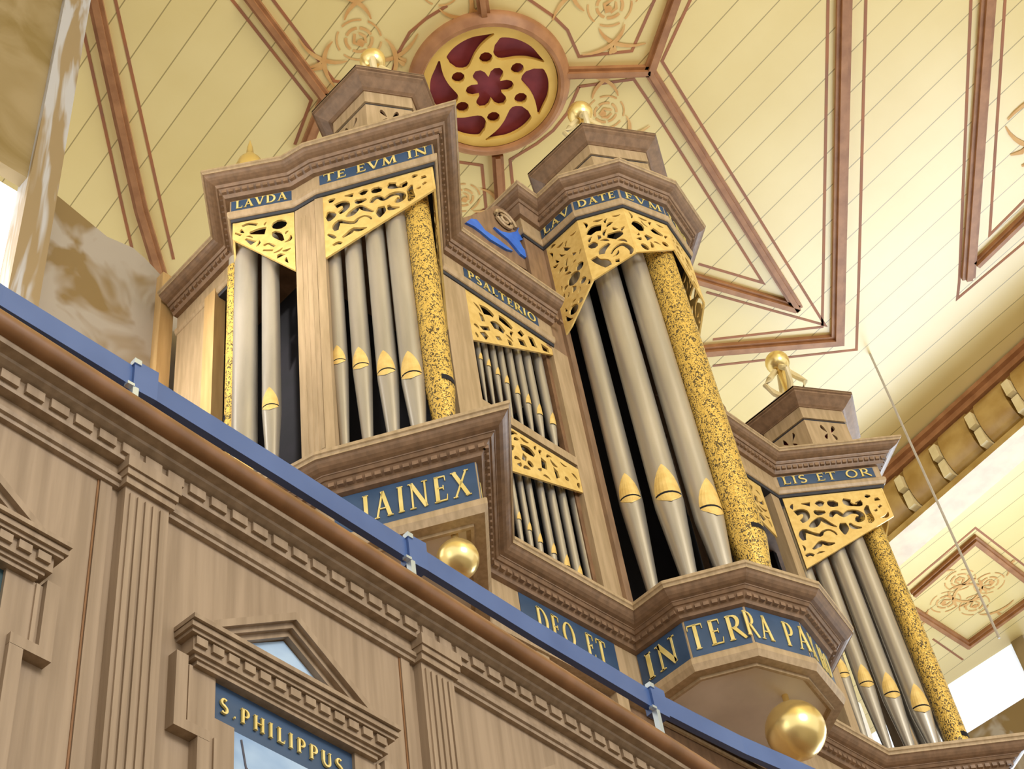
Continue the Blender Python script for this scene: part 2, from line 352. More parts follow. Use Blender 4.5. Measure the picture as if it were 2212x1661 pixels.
HV=[[[0.092,8.442,0.034],[0.135,8.456,0.034],[0.171,8.444,0.034],[0.175,8.397,0.031],[0.144,8.362,0.028],[0.116,8.347,0.022]],[[0.04,8.523,0.023],[0.061,8.53,0.029],[0.094,8.542,0.008]],[[0.167,8.542,0.007],[0.204,8.533,0.017],[0.236,8.525,0.029]],[[0.29,8.507,0.029],[0.319,8.523,0.04],[0.345,8.509,0.029]],[[0.39,8.54,0.014],[0.414,8.509,0.046],[0.463,8.492,0.023]],[[0.551,8.543,0.035],[0.541,8.501,0.04],[0.588,8.467,0.016],[0.638,8.47,0.029],[0.629,8.505,0.034]],[[0.702,8.552,0.012],[0.721,8.549,0.023],[0.75,8.548,0.009]],[[0.791,8.522,0.017],[0.793,8.488,0.029]],[[0.251,8.453,0.011],[0.277,8.422,0.034],[0.337,8.427,0.014]],[[0.368,8.363,0.017],[0.394,8.405,0.028],[0.434,8.406,0.023],[0.47,8.364,0.023],[0.523,8.393,0.028],[0.576,8.392,0.028],[0.615,8.36,0.028],[0.607,8.315,0.034],[0.571,8.307,0.039],[0.552,8.31,0.017]],[[0.696,8.448,0.011],[0.676,8.398,0.028],[0.679,8.344,0.028],[0.678,8.291,0.034],[0.657,8.255,0.011]],[[0.032,8.398,0.011],[0.052,8.343,0.05],[0.035,8.28,0.011]],[[0.166,8.281,0.011],[0.21,8.3,0.039],[0.267,8.351,0.028],[0.293,8.341,0.025],[0.33,8.296,0.022],[0.384,8.249,0.008]],[[0.443,8.286,0.028],[0.437,8.222,0.045],[0.426,8.159,0.008]],[[0.499,8.278,0.011],[0.514,8.23,0.028],[0.582,8.214,0.008]],[[0.09,8.143,0.017],[0.085,8.195,0.033],[0.112,8.243,0.028],[0.158,8.217,0.019],[0.225,8.181,0.022],[0.259,8.215,0.014],[0.31,8.227,0.011],[0.35,8.195,0.011],[0.36,8.162,0.007]],[[0.019,8.128,0.011],[0.053,8.091,0.019],[0.077,8.056,0.014]],[[0.13,8.042,0.011],[0.188,8.078,0.027],[0.219,8.105,0.022],[0.264,8.079,0.025],[0.322,8.081,0.007]],[[0.056,7.977,0.014],[0.093,7.993,0.019],[0.121,7.974,0.016]],[[0.003,7.922,0.016],[0.026,7.919,0.022]],[[0.743,8.394,0.023],[0.751,8.373,0.011]],[[0.785,8.435,0.017],[0.798,8.413,0.023]]]
HV_len=0.877
H1=[[[0.365,9.739,0.081]],[[0.228,9.754,0.061],[0.205,9.734,0.031]],[[0.371,9.513,0.049],[0.307,9.559,0.03],[0.23,9.586,0.06]],[[0.147,9.543,0.02],[0.188,9.521,0.03]],[[0.299,9.437,0.049]],[[0.219,9.361,0.078]],[[0.297,9.26,0.039]],[[0.332,9.172,0.038],[0.354,9.211,0.019]],[[0.37,9.343,0.019],[0.378,9.419,0.02]],[[0.178,9.256,0.058],[0.221,9.243,0.029]],[[0.23,9.079,0.057]],[[0.151,9.046,0.057]]]
H2=[[[0.06,9.726,0.026],[0.109,9.782,0.048],[0.17,9.777,0.044]],[[0.277,9.773,0.061],[0.33,9.732,0.061],[0.37,9.652,0.017]],[[0.124,9.664,0.035],[0.15,9.663,0.017]],[[0.196,9.654,0.026],[0.278,9.627,0.06],[0.301,9.606,0.026]],[[0.055,9.618,0.026],[0.077,9.586,0.051],[0.11,9.582,0.017]],[[0.059,9.518,0.034],[0.083,9.54,0.017]],[[0.12,9.447,0.025],[0.137,9.504,0.034],[0.198,9.553,0.017]],[[0.188,9.417,0.013],[0.225,9.476,0.025],[0.295,9.499,0.038],[0.346,9.411,0.038],[0.329,9.354,0.017]],[[0.331,9.548,0.017],[0.367,9.565,0.017]],[[0.052,9.434,0.034],[0.076,9.381,0.034],[0.122,9.339,0.05],[0.146,9.286,0.033]],[[0.051,9.307,0.017],[0.061,9.25,0.05],[0.08,9.21,0.025]],[[0.205,9.324,0.017],[0.237,9.32,0.025]]]
H3=[[[0.07,9.722,0.046],[0.119,9.772,0.07],[0.161,9.785,0.023]],[[0.242,9.797,0.035],[0.27,9.778,0.041],[0.337,9.759,0.014]],[[0.151,9.667,0.023],[0.19,9.633,0.058]],[[0.025,9.476,0.045]],[[0.112,9.491,0.045]],[[0.334,9.645,0.035]]]
HFU=[[[0.403,8.687,0.052],[0.488,8.755,0.071]],[[0.431,8.62,0.052],[0.499,8.659,0.044],[0.549,8.654,0.026]],[[0.403,8.511,0.051],[0.442,8.527,0.034]],[[0.428,8.429,0.068],[0.449,8.402,0.051]],[[0.396,8.291,0.041],[0.442,8.354,0.025]],[[0.517,8.526,0.034],[0.574,8.57,0.052],[0.636,8.559,0.035]],[[0.543,8.783,0.027],[0.628,8.835,0.036],[0.691,8.824,0.022]],[[0.607,8.699,0.036],[0.672,8.704,0.045],[0.734,8.693,0.022]],[[0.721,8.848,0.055],[0.763,8.828,0.055],[0.799,8.811,0.022]],[[0.554,8.439,0.034],[0.575,8.412,0.034]],[[0.66,8.476,0.061],[0.701,8.492,0.044]],[[0.806,8.733,0.045],[0.842,8.716,0.036]],[[0.783,8.597,0.036],[0.854,8.637,0.036]],[[0.909,8.722,0.055],[0.967,8.751,0.055]],[[0.927,8.826,0.028],[0.973,8.862,0.037]],[[1.037,8.775,0.056],[1.109,8.798,0.038]],[[1.061,8.688,0.055]],[[0.89,8.62,0.027],[0.963,8.659,0.027]]]
HFL=[[[0.592,7.336,0.03],[0.667,7.36,0.045],[0.713,7.352,0.023]],[[0.589,7.249,0.044],[0.623,7.246,0.029]],[[0.656,7.23,0.059]],[[0.77,7.34,0.06],[0.819,7.346,0.046]],[[0.619,7.087,0.058],[0.671,7.12,0.029]],[[0.774,7.232,0.06],[0.839,7.26,0.06],[0.769,7.145,0.059]],[[0.891,7.342,0.061],[0.929,7.354,0.031]],[[0.91,7.256,0.061],[0.968,7.304,0.031]],[[1.046,7.327,0.046],[1.054,7.308,0.062]],[[1.007,7.378,0.023]]]
HV2=[[[0.012,8.619,0.016],[0.035,8.621,0.012]],[[0.064,8.573,0.012],[0.109,8.588,0.016],[0.166,8.56,0.015]],[[0.2,8.616,0.009],[0.251,8.585,0.027]],[[0.315,8.516,0.061]],[[0.115,8.481,0.015],[0.171,8.482,0.038],[0.222,8.475,0.046]],[[0.278,8.448,0.015],[0.3,8.403,0.038],[0.338,8.326,0.011]],[[0.014,8.513,0.012],[0.059,8.475,0.015]],[[0.088,8.424,0.009],[0.144,8.36,0.03]],[[0.21,8.311,0.011],[0.244,8.323,0.011],[0.282,8.279,0.011]],[[0.205,8.262,0.011],[0.271,8.241,0.011]],[[0.309,8.188,0.015],[0.325,8.156,0.037]]]
PVL=[[4.001,4.44,7.007,0.049],[4.072,4.328,6.909,0.057],[4.151,4.203,6.796,0.063],[4.23,4.08,6.706,0.07]]
PV2=[[3.795,4.826,6.806,0.057]]
PFU=[[5.292,4.484,8.015,0.021],[5.365,4.484,8.009,0.022],[5.444,4.484,7.988,0.024],[5.525,4.484,7.972,0.025],[5.618,4.484,7.945,0.027],[5.714,4.484,7.929,0.029],[5.812,4.484,7.899,0.032],[5.935,4.484,7.9,0.036],[6.058,4.484,7.852,0.039]]
PFL=[[5.408,4.484,6.578,0.02],[5.49,4.484,6.546,0.021],[5.571,4.484,6.505,0.023],[5.682,4.484,6.492,0.026],[5.787,4.484,6.463,0.029],[5.895,4.484,6.447,0.03],[6.017,4.484,6.45,0.032]]
PVR=[[8.783,4.424,6.856,0.065],[8.885,4.321,6.75,0.072],[8.995,4.211,6.63,0.08],[9.116,4.09,6.481,0.087]]
RIBS=[[[7.091,2.835],[7.505,3.585],[11.045,4.572]],[[11.045,4.572],[9.841,5.008],[8.969,5.308]],[[6.884,4.132],[7.505,3.585]],[[8.271,1.717],[11.792,4.581],[10.767,5.561],[10.212,6.122]],[[4.037,5.434],[5.262,5.823],[5.497,6.458]],[[5.262,5.823],[5.919,5.201]],[[2.943,6.266],[3.922,7.255],[4.656,7.987],[5.32,8.573],[5.644,8.866]],[[5.699,4.068],[5.839,4.186]],[[7.011,5.246],[7.709,5.909]],[[9.462,0.841],[12.276,3.058]],[[12.187,2.88],[12.052,1.963]],[[17.639,5.631],[16.053,5.59],[16.255,6.766]],[[16.538,6.974],[17.844,6.958],[17.742,5.698]]]
LINES=[[[2.944,6.502],[4.515,8.1],[5.136,8.719]],[[3.108,6.186],[4.815,7.859],[5.274,8.305]],[[3.894,5.555],[5.185,5.946],[5.373,6.434]],[[4.151,5.308],[5.221,5.639],[5.309,5.586]],[[5.586,5.207],[5.497,5.022],[5.437,4.786],[5.459,4.579],[5.523,4.351]],[[5.999,3.815],[6.37,3.785],[6.579,3.801],[6.867,3.929],[7.224,3.554],[6.976,2.995]],[[7.104,4.163],[7.466,3.757],[7.755,3.83],[10.465,4.596],[9.692,4.876]],[[7.104,4.163],[7.227,4.449],[7.259,4.686],[7.238,4.899],[7.159,5.211],[7.481,5.494]],[[6.684,5.611],[6.981,5.442],[7.374,5.801],[7.304,6.082]],[[7.233,2.747],[7.537,3.439],[11.513,4.539],[10.057,5.083]],[[8.248,1.894],[11.001,4.157],[11.508,4.576],[10.632,5.492]],[[8.538,1.65],[11.327,3.899],[12.108,4.538],[10.933,5.758]],[[9.352,0.965],[12.26,3.163],[12.445,3.32],[12.377,2.177]],[[9.621,0.739],[11.982,2.549],[11.866,1.841]],[[17.419,5.487],[15.888,5.46],[16.071,6.725]],[[17.325,7.2],[18.099,7.219]]]
ROS=[6.396,4.712,0.664]
LOBE=[[-0.395,-0.512,0.086],[-0.332,-0.555,0.243],[-0.231,-0.649,0.243],[-0.115,-0.726,0.2],[0.024,-0.782,0.143],[0.173,-0.806,0.071],[0.313,-0.822,0.017]]
DOTS=[[-0.381,-0.326,0.13],[-0.359,-0.424,0.05]]
PETAL=[-0.094,-0.272]
ORN_WOOD=[[5.24,9.392],[5.24,9.57],[5.411,9.772],[5.591,9.997],[5.751,10.219],[5.914,10.27],[6.049,10.293],[6.258,10.413],[6.297,10.059],[6.303,9.692],[6.072,9.563],[5.763,9.514]]
ORN_BLUE1=[[5.322,9.583],[5.39,9.692],[5.454,9.737],[5.498,9.702],[5.531,9.665],[5.665,9.671],[5.786,9.654],[5.825,9.644],[5.754,9.608],[5.578,9.584],[5.484,9.605],[5.412,9.608]]
ORN_BLUE2=[[5.653,9.814],[5.74,9.829],[5.824,9.884],[5.918,9.984],[5.976,10.111],[6.02,10.124],[6.014,9.973],[5.935,9.874],[5.964,9.806],[6.013,9.768],[5.973,9.685],[5.917,9.687],[5.86,9.736],[5.797,9.78],[5.708,9.789]]
RAIL=[[0.941,2.392],[1.025,2.401],[1.468,2.428],[1.955,2.461],[2.464,2.501],[3.06,2.543],[3.639,2.573],[3.893,2.571],[4.143,2.566],[4.389,2.548],[4.651,2.532],[4.924,2.516]]
# ================================================================ SETTING
Zc = 13.2
fl = MB().box((-14, -14, -1.75), (24, 20, -1.6)).build('floor', 'floor_stone'); tag(fl, kind='structure')
ce = MB().box((-6, -10, Zc), (18.4, 16, Zc + 0.2)).build('ceiling', 'ceiling_boards', loc=(0, 0, Zc)); tag(ce, kind='structure')
def flat_strip(mb, pts, wd, z0, z1, closed=False):     # strip of given width along plan points
    n = len(pts)
    lo = offset(pts, -wd / 2, closed); hi = offset(pts, wd / 2, closed)
    vs = [(x, y, z0) for x, y in lo] + [(x, y, z0) for x, y in hi] + [(x, y, z1) for x, y in lo] + [(x, y, z1) for x, y in hi]
    fs = []
    for i in range(n if closed else n - 1):
        j = (i + 1) % n
        fs += [(i, j, n + j, n + i), (2 * n + i, 2 * n + j, 3 * n + j, 3 * n + i), (i, j, 2 * n + j, 2 * n + i), (n + i, n + j, 3 * n + j, 3 * n + i)]
    if not closed: fs += [(0, n, 3 * n, 2 * n), (n - 1, 2 * n - 1, 4 * n - 1, 3 * n - 1)]
    return mb.add(vs, fs)
for k, L in enumerate(RIBS):                            # raised wooden mouldings on the ceiling
    mb = MB(); wd = 0.135 if k in (6,) else 0.115
    if k == 9 or k == 3: wd = 0.15
    if k in (10, 11, 12): wd = 0.11
    flat_strip(mb, L, wd, Zc - 0.05, Zc)
    flat_strip(mb, L, wd * 0.45, Zc - 0.085, Zc - 0.05)
    tag(mb.build('trim_%d' % (k + 1), 'rib_brown'), kind='structure')
mb = MB()
for L in LINES: flat_strip(mb, L, 0.03, Zc - 0.004, Zc + 0.001)
tag(mb.build('trim_14', 'line_brown'), kind='structure')
# round rosette of pierced work
rc = (ROS[0], ROS[1]); rr = ROS[2]
ro = empty('ceiling_rosette', (rc[0], rc[1], Zc), 'round ceiling rosette, gold pierced swirl over dark red ground above the organ', 'rosette')
mb = MB(); n = 72
ring = [(rc[0] + 0.90 * 0.82 * math.cos(2 * PI * i / n) * 1.0, rc[1] + 0.82 * 0.90 * math.sin(2 * PI * i / n)) for i in range(n)]
def ringbox(mb, prof):
    vs = []; k = len(prof)
    for i in range(n):
        a = 2 * PI * i / n
        for r, z in prof: vs.append((rc[0] + r * math.cos(a), rc[1] + r * math.sin(a), Zc + z))
    mb.add(vs, [(i * k + q, i * k + (q + 1) % k, ((i + 1) % n) * k + (q + 1) % k, ((i + 1) % n) * k + q) for i in range(n) for q in range(k)])
ringbox(mb, [(rr * 1.01, 0), (rr * 1.01, -.10), (rr * 1.04, -.13), (rr * 1.09, -.13), (rr * 1.13, -.10), (rr * 1.17, -.07), (rr * 1.2, -.03), (rr * 1.2, 0)])
mb.build('moulded_ring', 'rib_brown', ro, smooth=True)
mb = MB(); mb.lathe((rc[0], rc[1], Zc - 0.012), [(0.001, 0), (rr, 0), (rr, 0.01), (0.001, 0.01)], 48); mb.build('red_ground', 'rosette_red', ro)
class FlatFace:
    def P(s, u, z, w_): return (rc[0] + u * rr, rc[1] + z * rr, Zc + w_)
holes = []
def rot2(p, a): return (p[0] * math.cos(a) - p[1] * math.sin(a), p[0] * math.sin(a) + p[1] * math.cos(a))
for k in range(6):
    a = k * PI / 3
    holes.append([(*rot2(q[:2], a), q[2]) for q in smooth_stroke([(q[0], q[1], q[2] * 1.45) for q in LOBE])])
    holes.append([(*rot2(DOTS[0][:2], a), DOTS[0][2] * 1.5)])
star = []
pa = math.atan2(PETAL[1], PETAL[0])
for k in range(6):
    a = pa + k * PI / 3
    for da, r in ((-30, .19), (-25, .23), (-21, .28), (-12, .335), (0, .36), (12, .335), (21, .28), (25, .23)): star.append((r * math.cos(a + math.radians(da)), r * math.sin(a + math.radians(da))))
cu = bpy.data.curves.new('tmp', 'CURVE'); cu.dimensions = '2D'; cu.fill_mode = 'BOTH'; cu.extrude = 0.025
for poly in [[(math.cos(2 * PI * i / 64), math.sin(2 * PI * i / 64)) for i in range(64)], star] + [stroke_poly(h) for h in holes]:
    sp_ = cu.splines.new('POLY'); sp_.points.add(len(poly) - 1)
    for i, (x, y) in enumerate(poly): sp_.points[i].co = (x, y, 0, 1)
    sp_.use_cyclic_u = True
ob = bpy.data.objects.new('tmp', cu); C.objects.link(ob); bpy.context.view_layer.update()
me = bpy.data.meshes.new_from_object(ob.evaluated_get(bpy.context.evaluated_depsgraph_get()))
bpy.data.objects.remove(ob); bpy.data.curves.remove(cu)
mb = MB(); mb.add([(rc[0] + v.co.x * rr, rc[1] + v.co.y * rr, Zc - 0.055 + v.co.z) for v in me.vertices], [tuple(p.vertices) for p in me.polygons])
mb.build('pierced_tracery', 'rosette_gold', ro)
# painted flower ornaments on the boards
def flower(cx, cy, s, rot, nb, mb):
    zc_ = [Zc - 0.003]
    def st(L):
        zc_[0] -= 0.0004; z0 = zc_[0]
        p = stroke_poly([(cx + s * (x * math.cos(rot) - y * math.sin(rot)), cy + s * (x * math.sin(rot) + y * math.cos(rot)), w_ * s) for x, y, w_ in L])
        n_ = len(p); m_ = n_ // 2
        if len(L) == 1: mb.add([(x, y, z0) for x, y in p], [tuple(range(len(p)))]); return
        mb.add([(x, y, z0) for x, y in p], [(i, i + 1, n_ - 2 - i, n_ - 1 - i) for i in range(m_ - 1)])
    for k in range(5):
        a0 = 72 * k
        st([(0.2 * math.cos(math.radians(a0 + t)), 0.2 * math.sin(math.radians(a0 + t)), .045) for t in range(0, 61, 12)])
        st([(0.34 * math.cos(math.radians(a0 + 20 + t)), 0.34 * math.sin(math.radians(a0 + 20 + t)), .03) for t in range(0, 56, 11)])
    st([(0.05, 0.0, .12)]); st([(-.12, 0, .04), (0, .09, .05), (.12, 0, .04)]); st([(-.1, -.06, .03), (0, -.11, .05), (.1, -.06, .03)])
    for k in range(nb):
        a0 = 360 / nb * k
        L = [((0.4 + 0.5 * q / 8) * math.cos(math.radians(a0 + 8 * q * (1 if k % 2 else -1))), (0.4 + 0.5 * q / 8) * math.sin(math.radians(a0 + 8 * q * (1 if k % 2 else -1))), .02 + .05 * math.sin(PI * q / 8)) for q in range(9)]
        st(L); st([(L[4][0], L[4][1], .01), (L[4][0] * 1.15 + .05, L[4][1] * 1.15, .08), (L[4][0] * 1.3, L[4][1] * 1.3 + .06, .02)])
k = 14
for (x, y, s, r, nb) in ((5.12, 5.15, 0.62, 0.3, 6), (6.71, 3.36, 0.62, 1.2, 6), (7.52, 4.2, 0.55, 2.0, 5), (5.35, 4.25, 0.55, 0.9, 4), (7.1, 5.85, 0.5, 0.3, 4), (11.4, 1.1, .78, 0.4, 8)):
    k += 1; mb = MB(); flower(x, y, s, r, nb, mb); tag(mb.build('trim_%d' % k, 'ornament_ochre'), kind='structure')
k += 1; mb = MB()
for q in range(4):
    a = q * PI / 2 + 0.3; cx, cy = 16.9 + 0.32 * math.cos(a), 6.3 + 0.32 * math.sin(a)
    flower(cx, cy, 0.62, a, 3, mb)
tag(mb.build('trim_%d' % k, 'ornament_ochre'), kind='structure')
# ceiling beam with coved frieze and small consoles
bd = Face((13.30, 0.0), (14.33, 7.4)); BL = 7.5
def beamface(u, z, w_): return bd.P(u, z, w_)
k += 1; mb = MB(); mb.obox(bd.o, bd.d, bd.n, -3, BL + 3, 0.10, -0.02, Zc - 0.17, Zc); mb.obox(bd.o, bd.d, bd.n, -3, BL + 3, 0.17, -0.02, Zc - 0.09, Zc - 0.03)
tag(mb.build('trim_%d' % k, 'rib_brown'), kind='structure')
k += 1; mb = MB(); mb.obox(bd.o, bd.d, bd.n, -3, BL + 3, 0.02, -0.4, Zc - 0.93, Zc)
mb.obox(bd.o, bd.d, bd.n, -3, BL + 3, 0.08, -0.03, Zc - 0.97, Zc - 0.88)
tag(mb.build('trim_%d' % k, 'beam_gold'), kind='structure')
bm_ = empty('beam_frieze', (13.6, 3.0, Zc - 0.9), 'gilded frieze of rounded blocks and cream consoles along the ceiling beam at right', 'frieze')
PIT = 0.595
for q in range(-4, 14):
    u = 3.02 + PIT * q * 1.0 - PIT * 4
    mb = MB()                                            # rounded lobe between consoles
    vs = []; N_ = 10
    for i in range(N_ + 1):
        a = PI * i / N_
        for uu in (u + 0.09, u + PIT - 0.07): vs.append(bd.P(uu, Zc - 0.51 + 0.33 * math.cos(a), 0.02 + 0.16 * math.sin(a)))
    mb.add(vs, [(2 * i, 2 * i + 1, 2 * i + 3, 2 * i + 2) for i in range(N_)] + [tuple(2 * i for i in range(N_ + 1)), tuple(2 * i + 1 for i in range(N_ + 1))[::-1]])
    mb.build('rounded_block', 'beam_gold', bm_, smooth=True)
    mb = MB(); mb.obox(bd.o, bd.d, bd.n, u - 0.06, u + 0.04, 0.02, 0.24, Zc - 0.6, Zc - 0.4); mb.obox(bd.o, bd.d, bd.n, u - 0.06, u + 0.04, 0.02, 0.18, Zc - 0.86, Zc - 0.63)
    mb.build('console', 'beam_cream', bm_)
# right wall with window, past the end of the ceiling
wr = MB().box((18.4, -10, -1.6), (18.6, 16.0, 11.0)).build('wall_right', 'plaster'); tag(wr, kind='structure')
mb = MB(); mb.box((18.42, 3.0, 11.0), (18.46, 16, Zc + 0.6)); wi = tag(mb.build('window_2', 'daylight_glass'), kind='structure')
tag(MB().box((18.34, 2.2, 2.2), (18.39, 8.2, 10.4)).build('sheen_window', 'sheen_glow'), kind='structure')  # unseen glowing pane, added so the ceiling boards catch a sheen
MB().box((18.36, 6.36, 10.6), (18.48, 6.56, Zc + 0.5)).build('window_mullion', 'painted_brown', wi)
mb = MB(); mb.box((18.3, 3.0, 11.0), (18.6, 16, 12.28)); tag(mb.build('trim_%d' % (k + 1), 'painted_grey'), kind='structure')
# left: back wall of the gallery, painted screen, window
wb = MB().box((2.86, 6.2, -1.6), (12.5, 6.35, 9.35)); wb = tag(wb.build('wall_back', 'plaster'), kind='structure')
mb = MB(); sc_poly = [(2.82, 7.0), (2.82, 9.60), (2.90, 9.58), (3.29, 9.46), (3.51, 9.51), (3.62, 9.47), (3.80, 9.36), (3.80, 7.0)]
n_ = len(sc_poly)
mb.add([(x, 6.08, z) for x, z in sc_poly] + [(x, 6.19, z) for x, z in sc_poly], [tuple(range(n_)), tuple(range(n_, 2 * n_))[::-1]] + [(i, (i + 1) % n_, n_ + (i + 1) % n_, n_ + i) for i in range(n_)])
scr = mb.build('painted_screen', 'painted_grey'); tag(scr, 'grey and brown marbled painted board beside the organ side, stepped top edge', 'screen')
MB().box((3.73, 6.0, 3.0), (3.84, 6.19, 9.32)).build('edge_post', 'honey_wood', scr)
pr = MB(); pr.box((1.2, 6.0, 9.46), (2.62, 6.1, Zc)); pl_ = pr.build('painted_pillar', 'painted_brown', loc=(2.0, 5.9, 3.0))
tag(pl_, 'tall painted brown pillar with pale grey streaked edge at far left', 'pillar')
MB().box((2.58, 5.95, 3.0), (2.80, 6.12, Zc)).build('streaked_edge', 'painted_stripe', pl_)
tag(MB().box((0.6, 6.14, 6.5), (2.64, 6.18, 9.46)).build('window_1', 'daylight_glass_bright'), kind='structure')
tag(MB().box((-6, 6.2, -1.6), (0.6, 6.35, Zc)).build('wall_left', 'plaster'), kind='structure')
tag(MB().box((0.6, 6.2, -1.6), (2.86, 6.35, 6.5)).build('wall_left_lower', 'plaster'), kind='structure')
# hanging cable
tag(MB().tube([(12.3, 4.48, 8.95), (12.3, 4.48, 13.2)], 0.014, 6).build('hanging_cable', 'cable_grey'), 'thin pale cable hanging down in front of the ceiling beam at right', 'cable')
# ================================================================ ORGAN CASE
organ = empty('organ_case', (6.8, 5.2, 2.15), 'oak pipe organ case with pointed side towers, polygonal middle tower and blue inscription bands', 'pipe organ')
X0 = 6.806; zT, zTC, zI = 9.0175, 10.3415, 6.0
def along(a, b_, t): return Face(offset(PLAN, t)[a], offset(PLAN, t)[b_])
IDX = dict(s=0, s1=1, a2=2, c1=3, b1=4, a1=5, i1=6, v0=7, v1=8, v2=9, v3=10, v4=11, v5=12, v6=13, r1=14, ra=15, rb1=16, rc1=17, ra2=18, rs1=19, rs=20)
def FC(a, b_, t): return along(IDX[a], IDX[b_], t)
MB().sweep(PLAN, [(0, 6.0), (0, 5.978), (.008, 5.972), (.012, 5.965), (.012, 5.952), (.3, 5.952), (.3, 6.0)]).build('cornice_lip', 'oak_light', organ)  # lighter oak than the cove: light on the lip put into colour
MB().sweep(PLAN, [(.016, 5.952), (.024, 5.946), (.034, 5.934), (.05, 5.92), (.07, 5.91), (.092, 5.905), (.095, 5.9), (.3, 5.9), (.3, 5.952)]).build('impost_cornice', 'oak', organ)
mb = MB(); mb.sweep(PLAN, [(.1, 5.9), (.115, 5.885), (.125, 5.885), (.165, 5.845), (.175, 5.83), (.204, 5.825), (.3, 5.825), (.3, 5.9)]); mb.build('carved_moulding', 'oak', organ)
mb = MB(); mb.sweep(PLAN, [(.206, 5.825), (.206, 5.545), (.3, 5.545), (.3, 5.825)]); mb.build('impost_frieze', 'oak_light', organ)
mb = MB(); mb.sweep(PLAN, [(.204, 5.546), (.188, 5.54), (.180, 5.525), (.180, 5.49), (.19, 5.47), (.2, 5.45), (.3, 5.45), (.3, 5.546)]); mb.build('base_moulding', 'oak_light', organ)
def beads(path_idx, t, z, step, rx, rz, parent, nm, mat='oak', H=1.0):
    mb = MB(); O = offset(PLAN, t)
    for a, b_ in path_idx:
        F = Face(O[a], O[b_]); nn = max(1, int(F.L / step))
        for i in range(nn):
            u = (i + .5) * F.L / nn; hw = F.L / nn * 0.33
            mb.obox(F.o, F.d, F.n, u - hw, u + hw, -rx, 0.02, z - rz / 2, z + rz / 2)
    return mb.build(nm, mat, parent)
allf = [(i, i + 1) for i in range(0, 20)]
beads(allf, .145, 5.866, 0.05, 0.012, 0.03, organ, 'egg_moulding')
# blue inscription grounds
def blue(F, u0, u1, z0, z1, nm='inscription_ground'):
    return MB().obox(F.o, F.d, F.n, u0, u1, -0.004, 0.01, z0, z1).build(nm, 'blue_ground', organ)
TXT = [('a2', 'c1', 'GLOR', 0.02, None), ('b1', 'a1', 'IAINEX', 0.0, None), ('a1', 'i1', 'CELSIS', 0.0, None), ('i1', 'v0', 'DEO ET', 0.0, None), ('v0', 'v1', 'IN', 0, None), ('v1', 'v2', 'TER', 0, None),
       ('v2', 'v3', 'RA PA', 0, None), ('v3', 'v4', 'X HO', 0, None), ('v4', 'v5', 'MINI', 0, None), ('v5', 'v6', 'BVS', 0, None)]
for a, b_, tx, q, _ in TXT:
    F = FC(a, b_, .206); m_ = {'i1': (.28, F.L - .20)}.get(a, (0.008, F.L - .008))
    if a == 'a2': m_ = (0.0, F.L)
    bl_ = blue(F, m_[0], m_[1], 5.55, 5.822)
    e0, e1 = m_[0] + 0.05, m_[1] - 0.05
    if a == 'b1': e0, e1 = 0.16, F.L - 0.045
    if a == 'v1': e0, e1 = 0.01, F.L - 0.03
    if a == 'v2': e0, e1 = -0.04, F.L + .02
    if a == 'v0': e0, e1 = 0.06, F.L - 0.08
    if a == 'i1': e0, e1 = m_[0] + .12, m_[1] - .1
    text_on(tx, F, e0, e1, 5.595, 0.185, -0.006, bl_, track=.2)
# soffits below the towers
def soffit(ids, nm, extra, z0=5.452, z1=5.5, t=.215, mat='soffit_oak'):
    O = offset(PLAN, t); MB().prism([O[i] for i in ids] + extra, z0, z1).build(nm, mat, organ)
soffit(range(7, 14), 'tower_soffit', [])
soffit(range(3, 7), 'tower_soffit', [(5.0, 5.0), (4.0, 5.0)])
soffit(range(14, 18), 'tower_soffit', [(9.7, 5.0), (8.7, 5.0)])
soffit([1, 2, 3], 'tower_soffit', [(4.0, 5.3)])
for ids, ex in ((range(7, 14), []), (range(3, 7), [(5.0, 5.0), (4.0, 5.0)]), (range(14, 18), [(9.7, 5.0), (8.7, 5.0)])):
    O = offset(PLAN, .26); P_ = [O[i] for i in ids] + ex
    MB().sweep(P_ + [], [(0, 5.452), (0, 5.43), (.018, 5.43), (.018, 5.452)], closed=not ex).build('soffit_bead', 'oak_light', organ)
for (x, y, z, r) in ((6.83, 3.84, 5.2, .178), (4.3, 3.98, 5.28, .11), (9.31, 3.98, 5.28, .11)):
    b1_ = MB().ball((x, y, z), r, 32).build('pendant_ball', 'gold_ball', organ, smooth=True)
    MB().lathe((x, y, z + r * 0.9), [(0.03, 0), (0.02, .03), (0.02, 5.46 - z - r * .9)], 16).build('pendant_stem', 'gold_ball', b1_, smooth=True)
# lower case below the impost
O = offset(PLAN, .26)
mb = MB(); mb.box((3.98, 4.45, 2.2), (9.64, 4.6, 5.5)); mb.build('lower_case', 'oak', organ)
for x in (4.6, 5.35, 6.0, 7.55, 8.3, 9.2):
    MB().box((x - .05, 4.40, 2.2), (x + .05, 4.46, 5.47)).build('lower_stile', 'oak_light', organ)
MB().box((3.9, 4.39, 4.05), (9.72, 4.46, 4.16)).build('lower_rail', 'oak_light', organ)
MB().box((3.9, 4.45, 2.2), (4.0, 5.97, 5.6)).build('lower_side', 'oak', organ)
MB().box((9.62, 4.45, 2.2), (9.72, 5.97, 5.6)).build('lower_side', 'oak', organ)
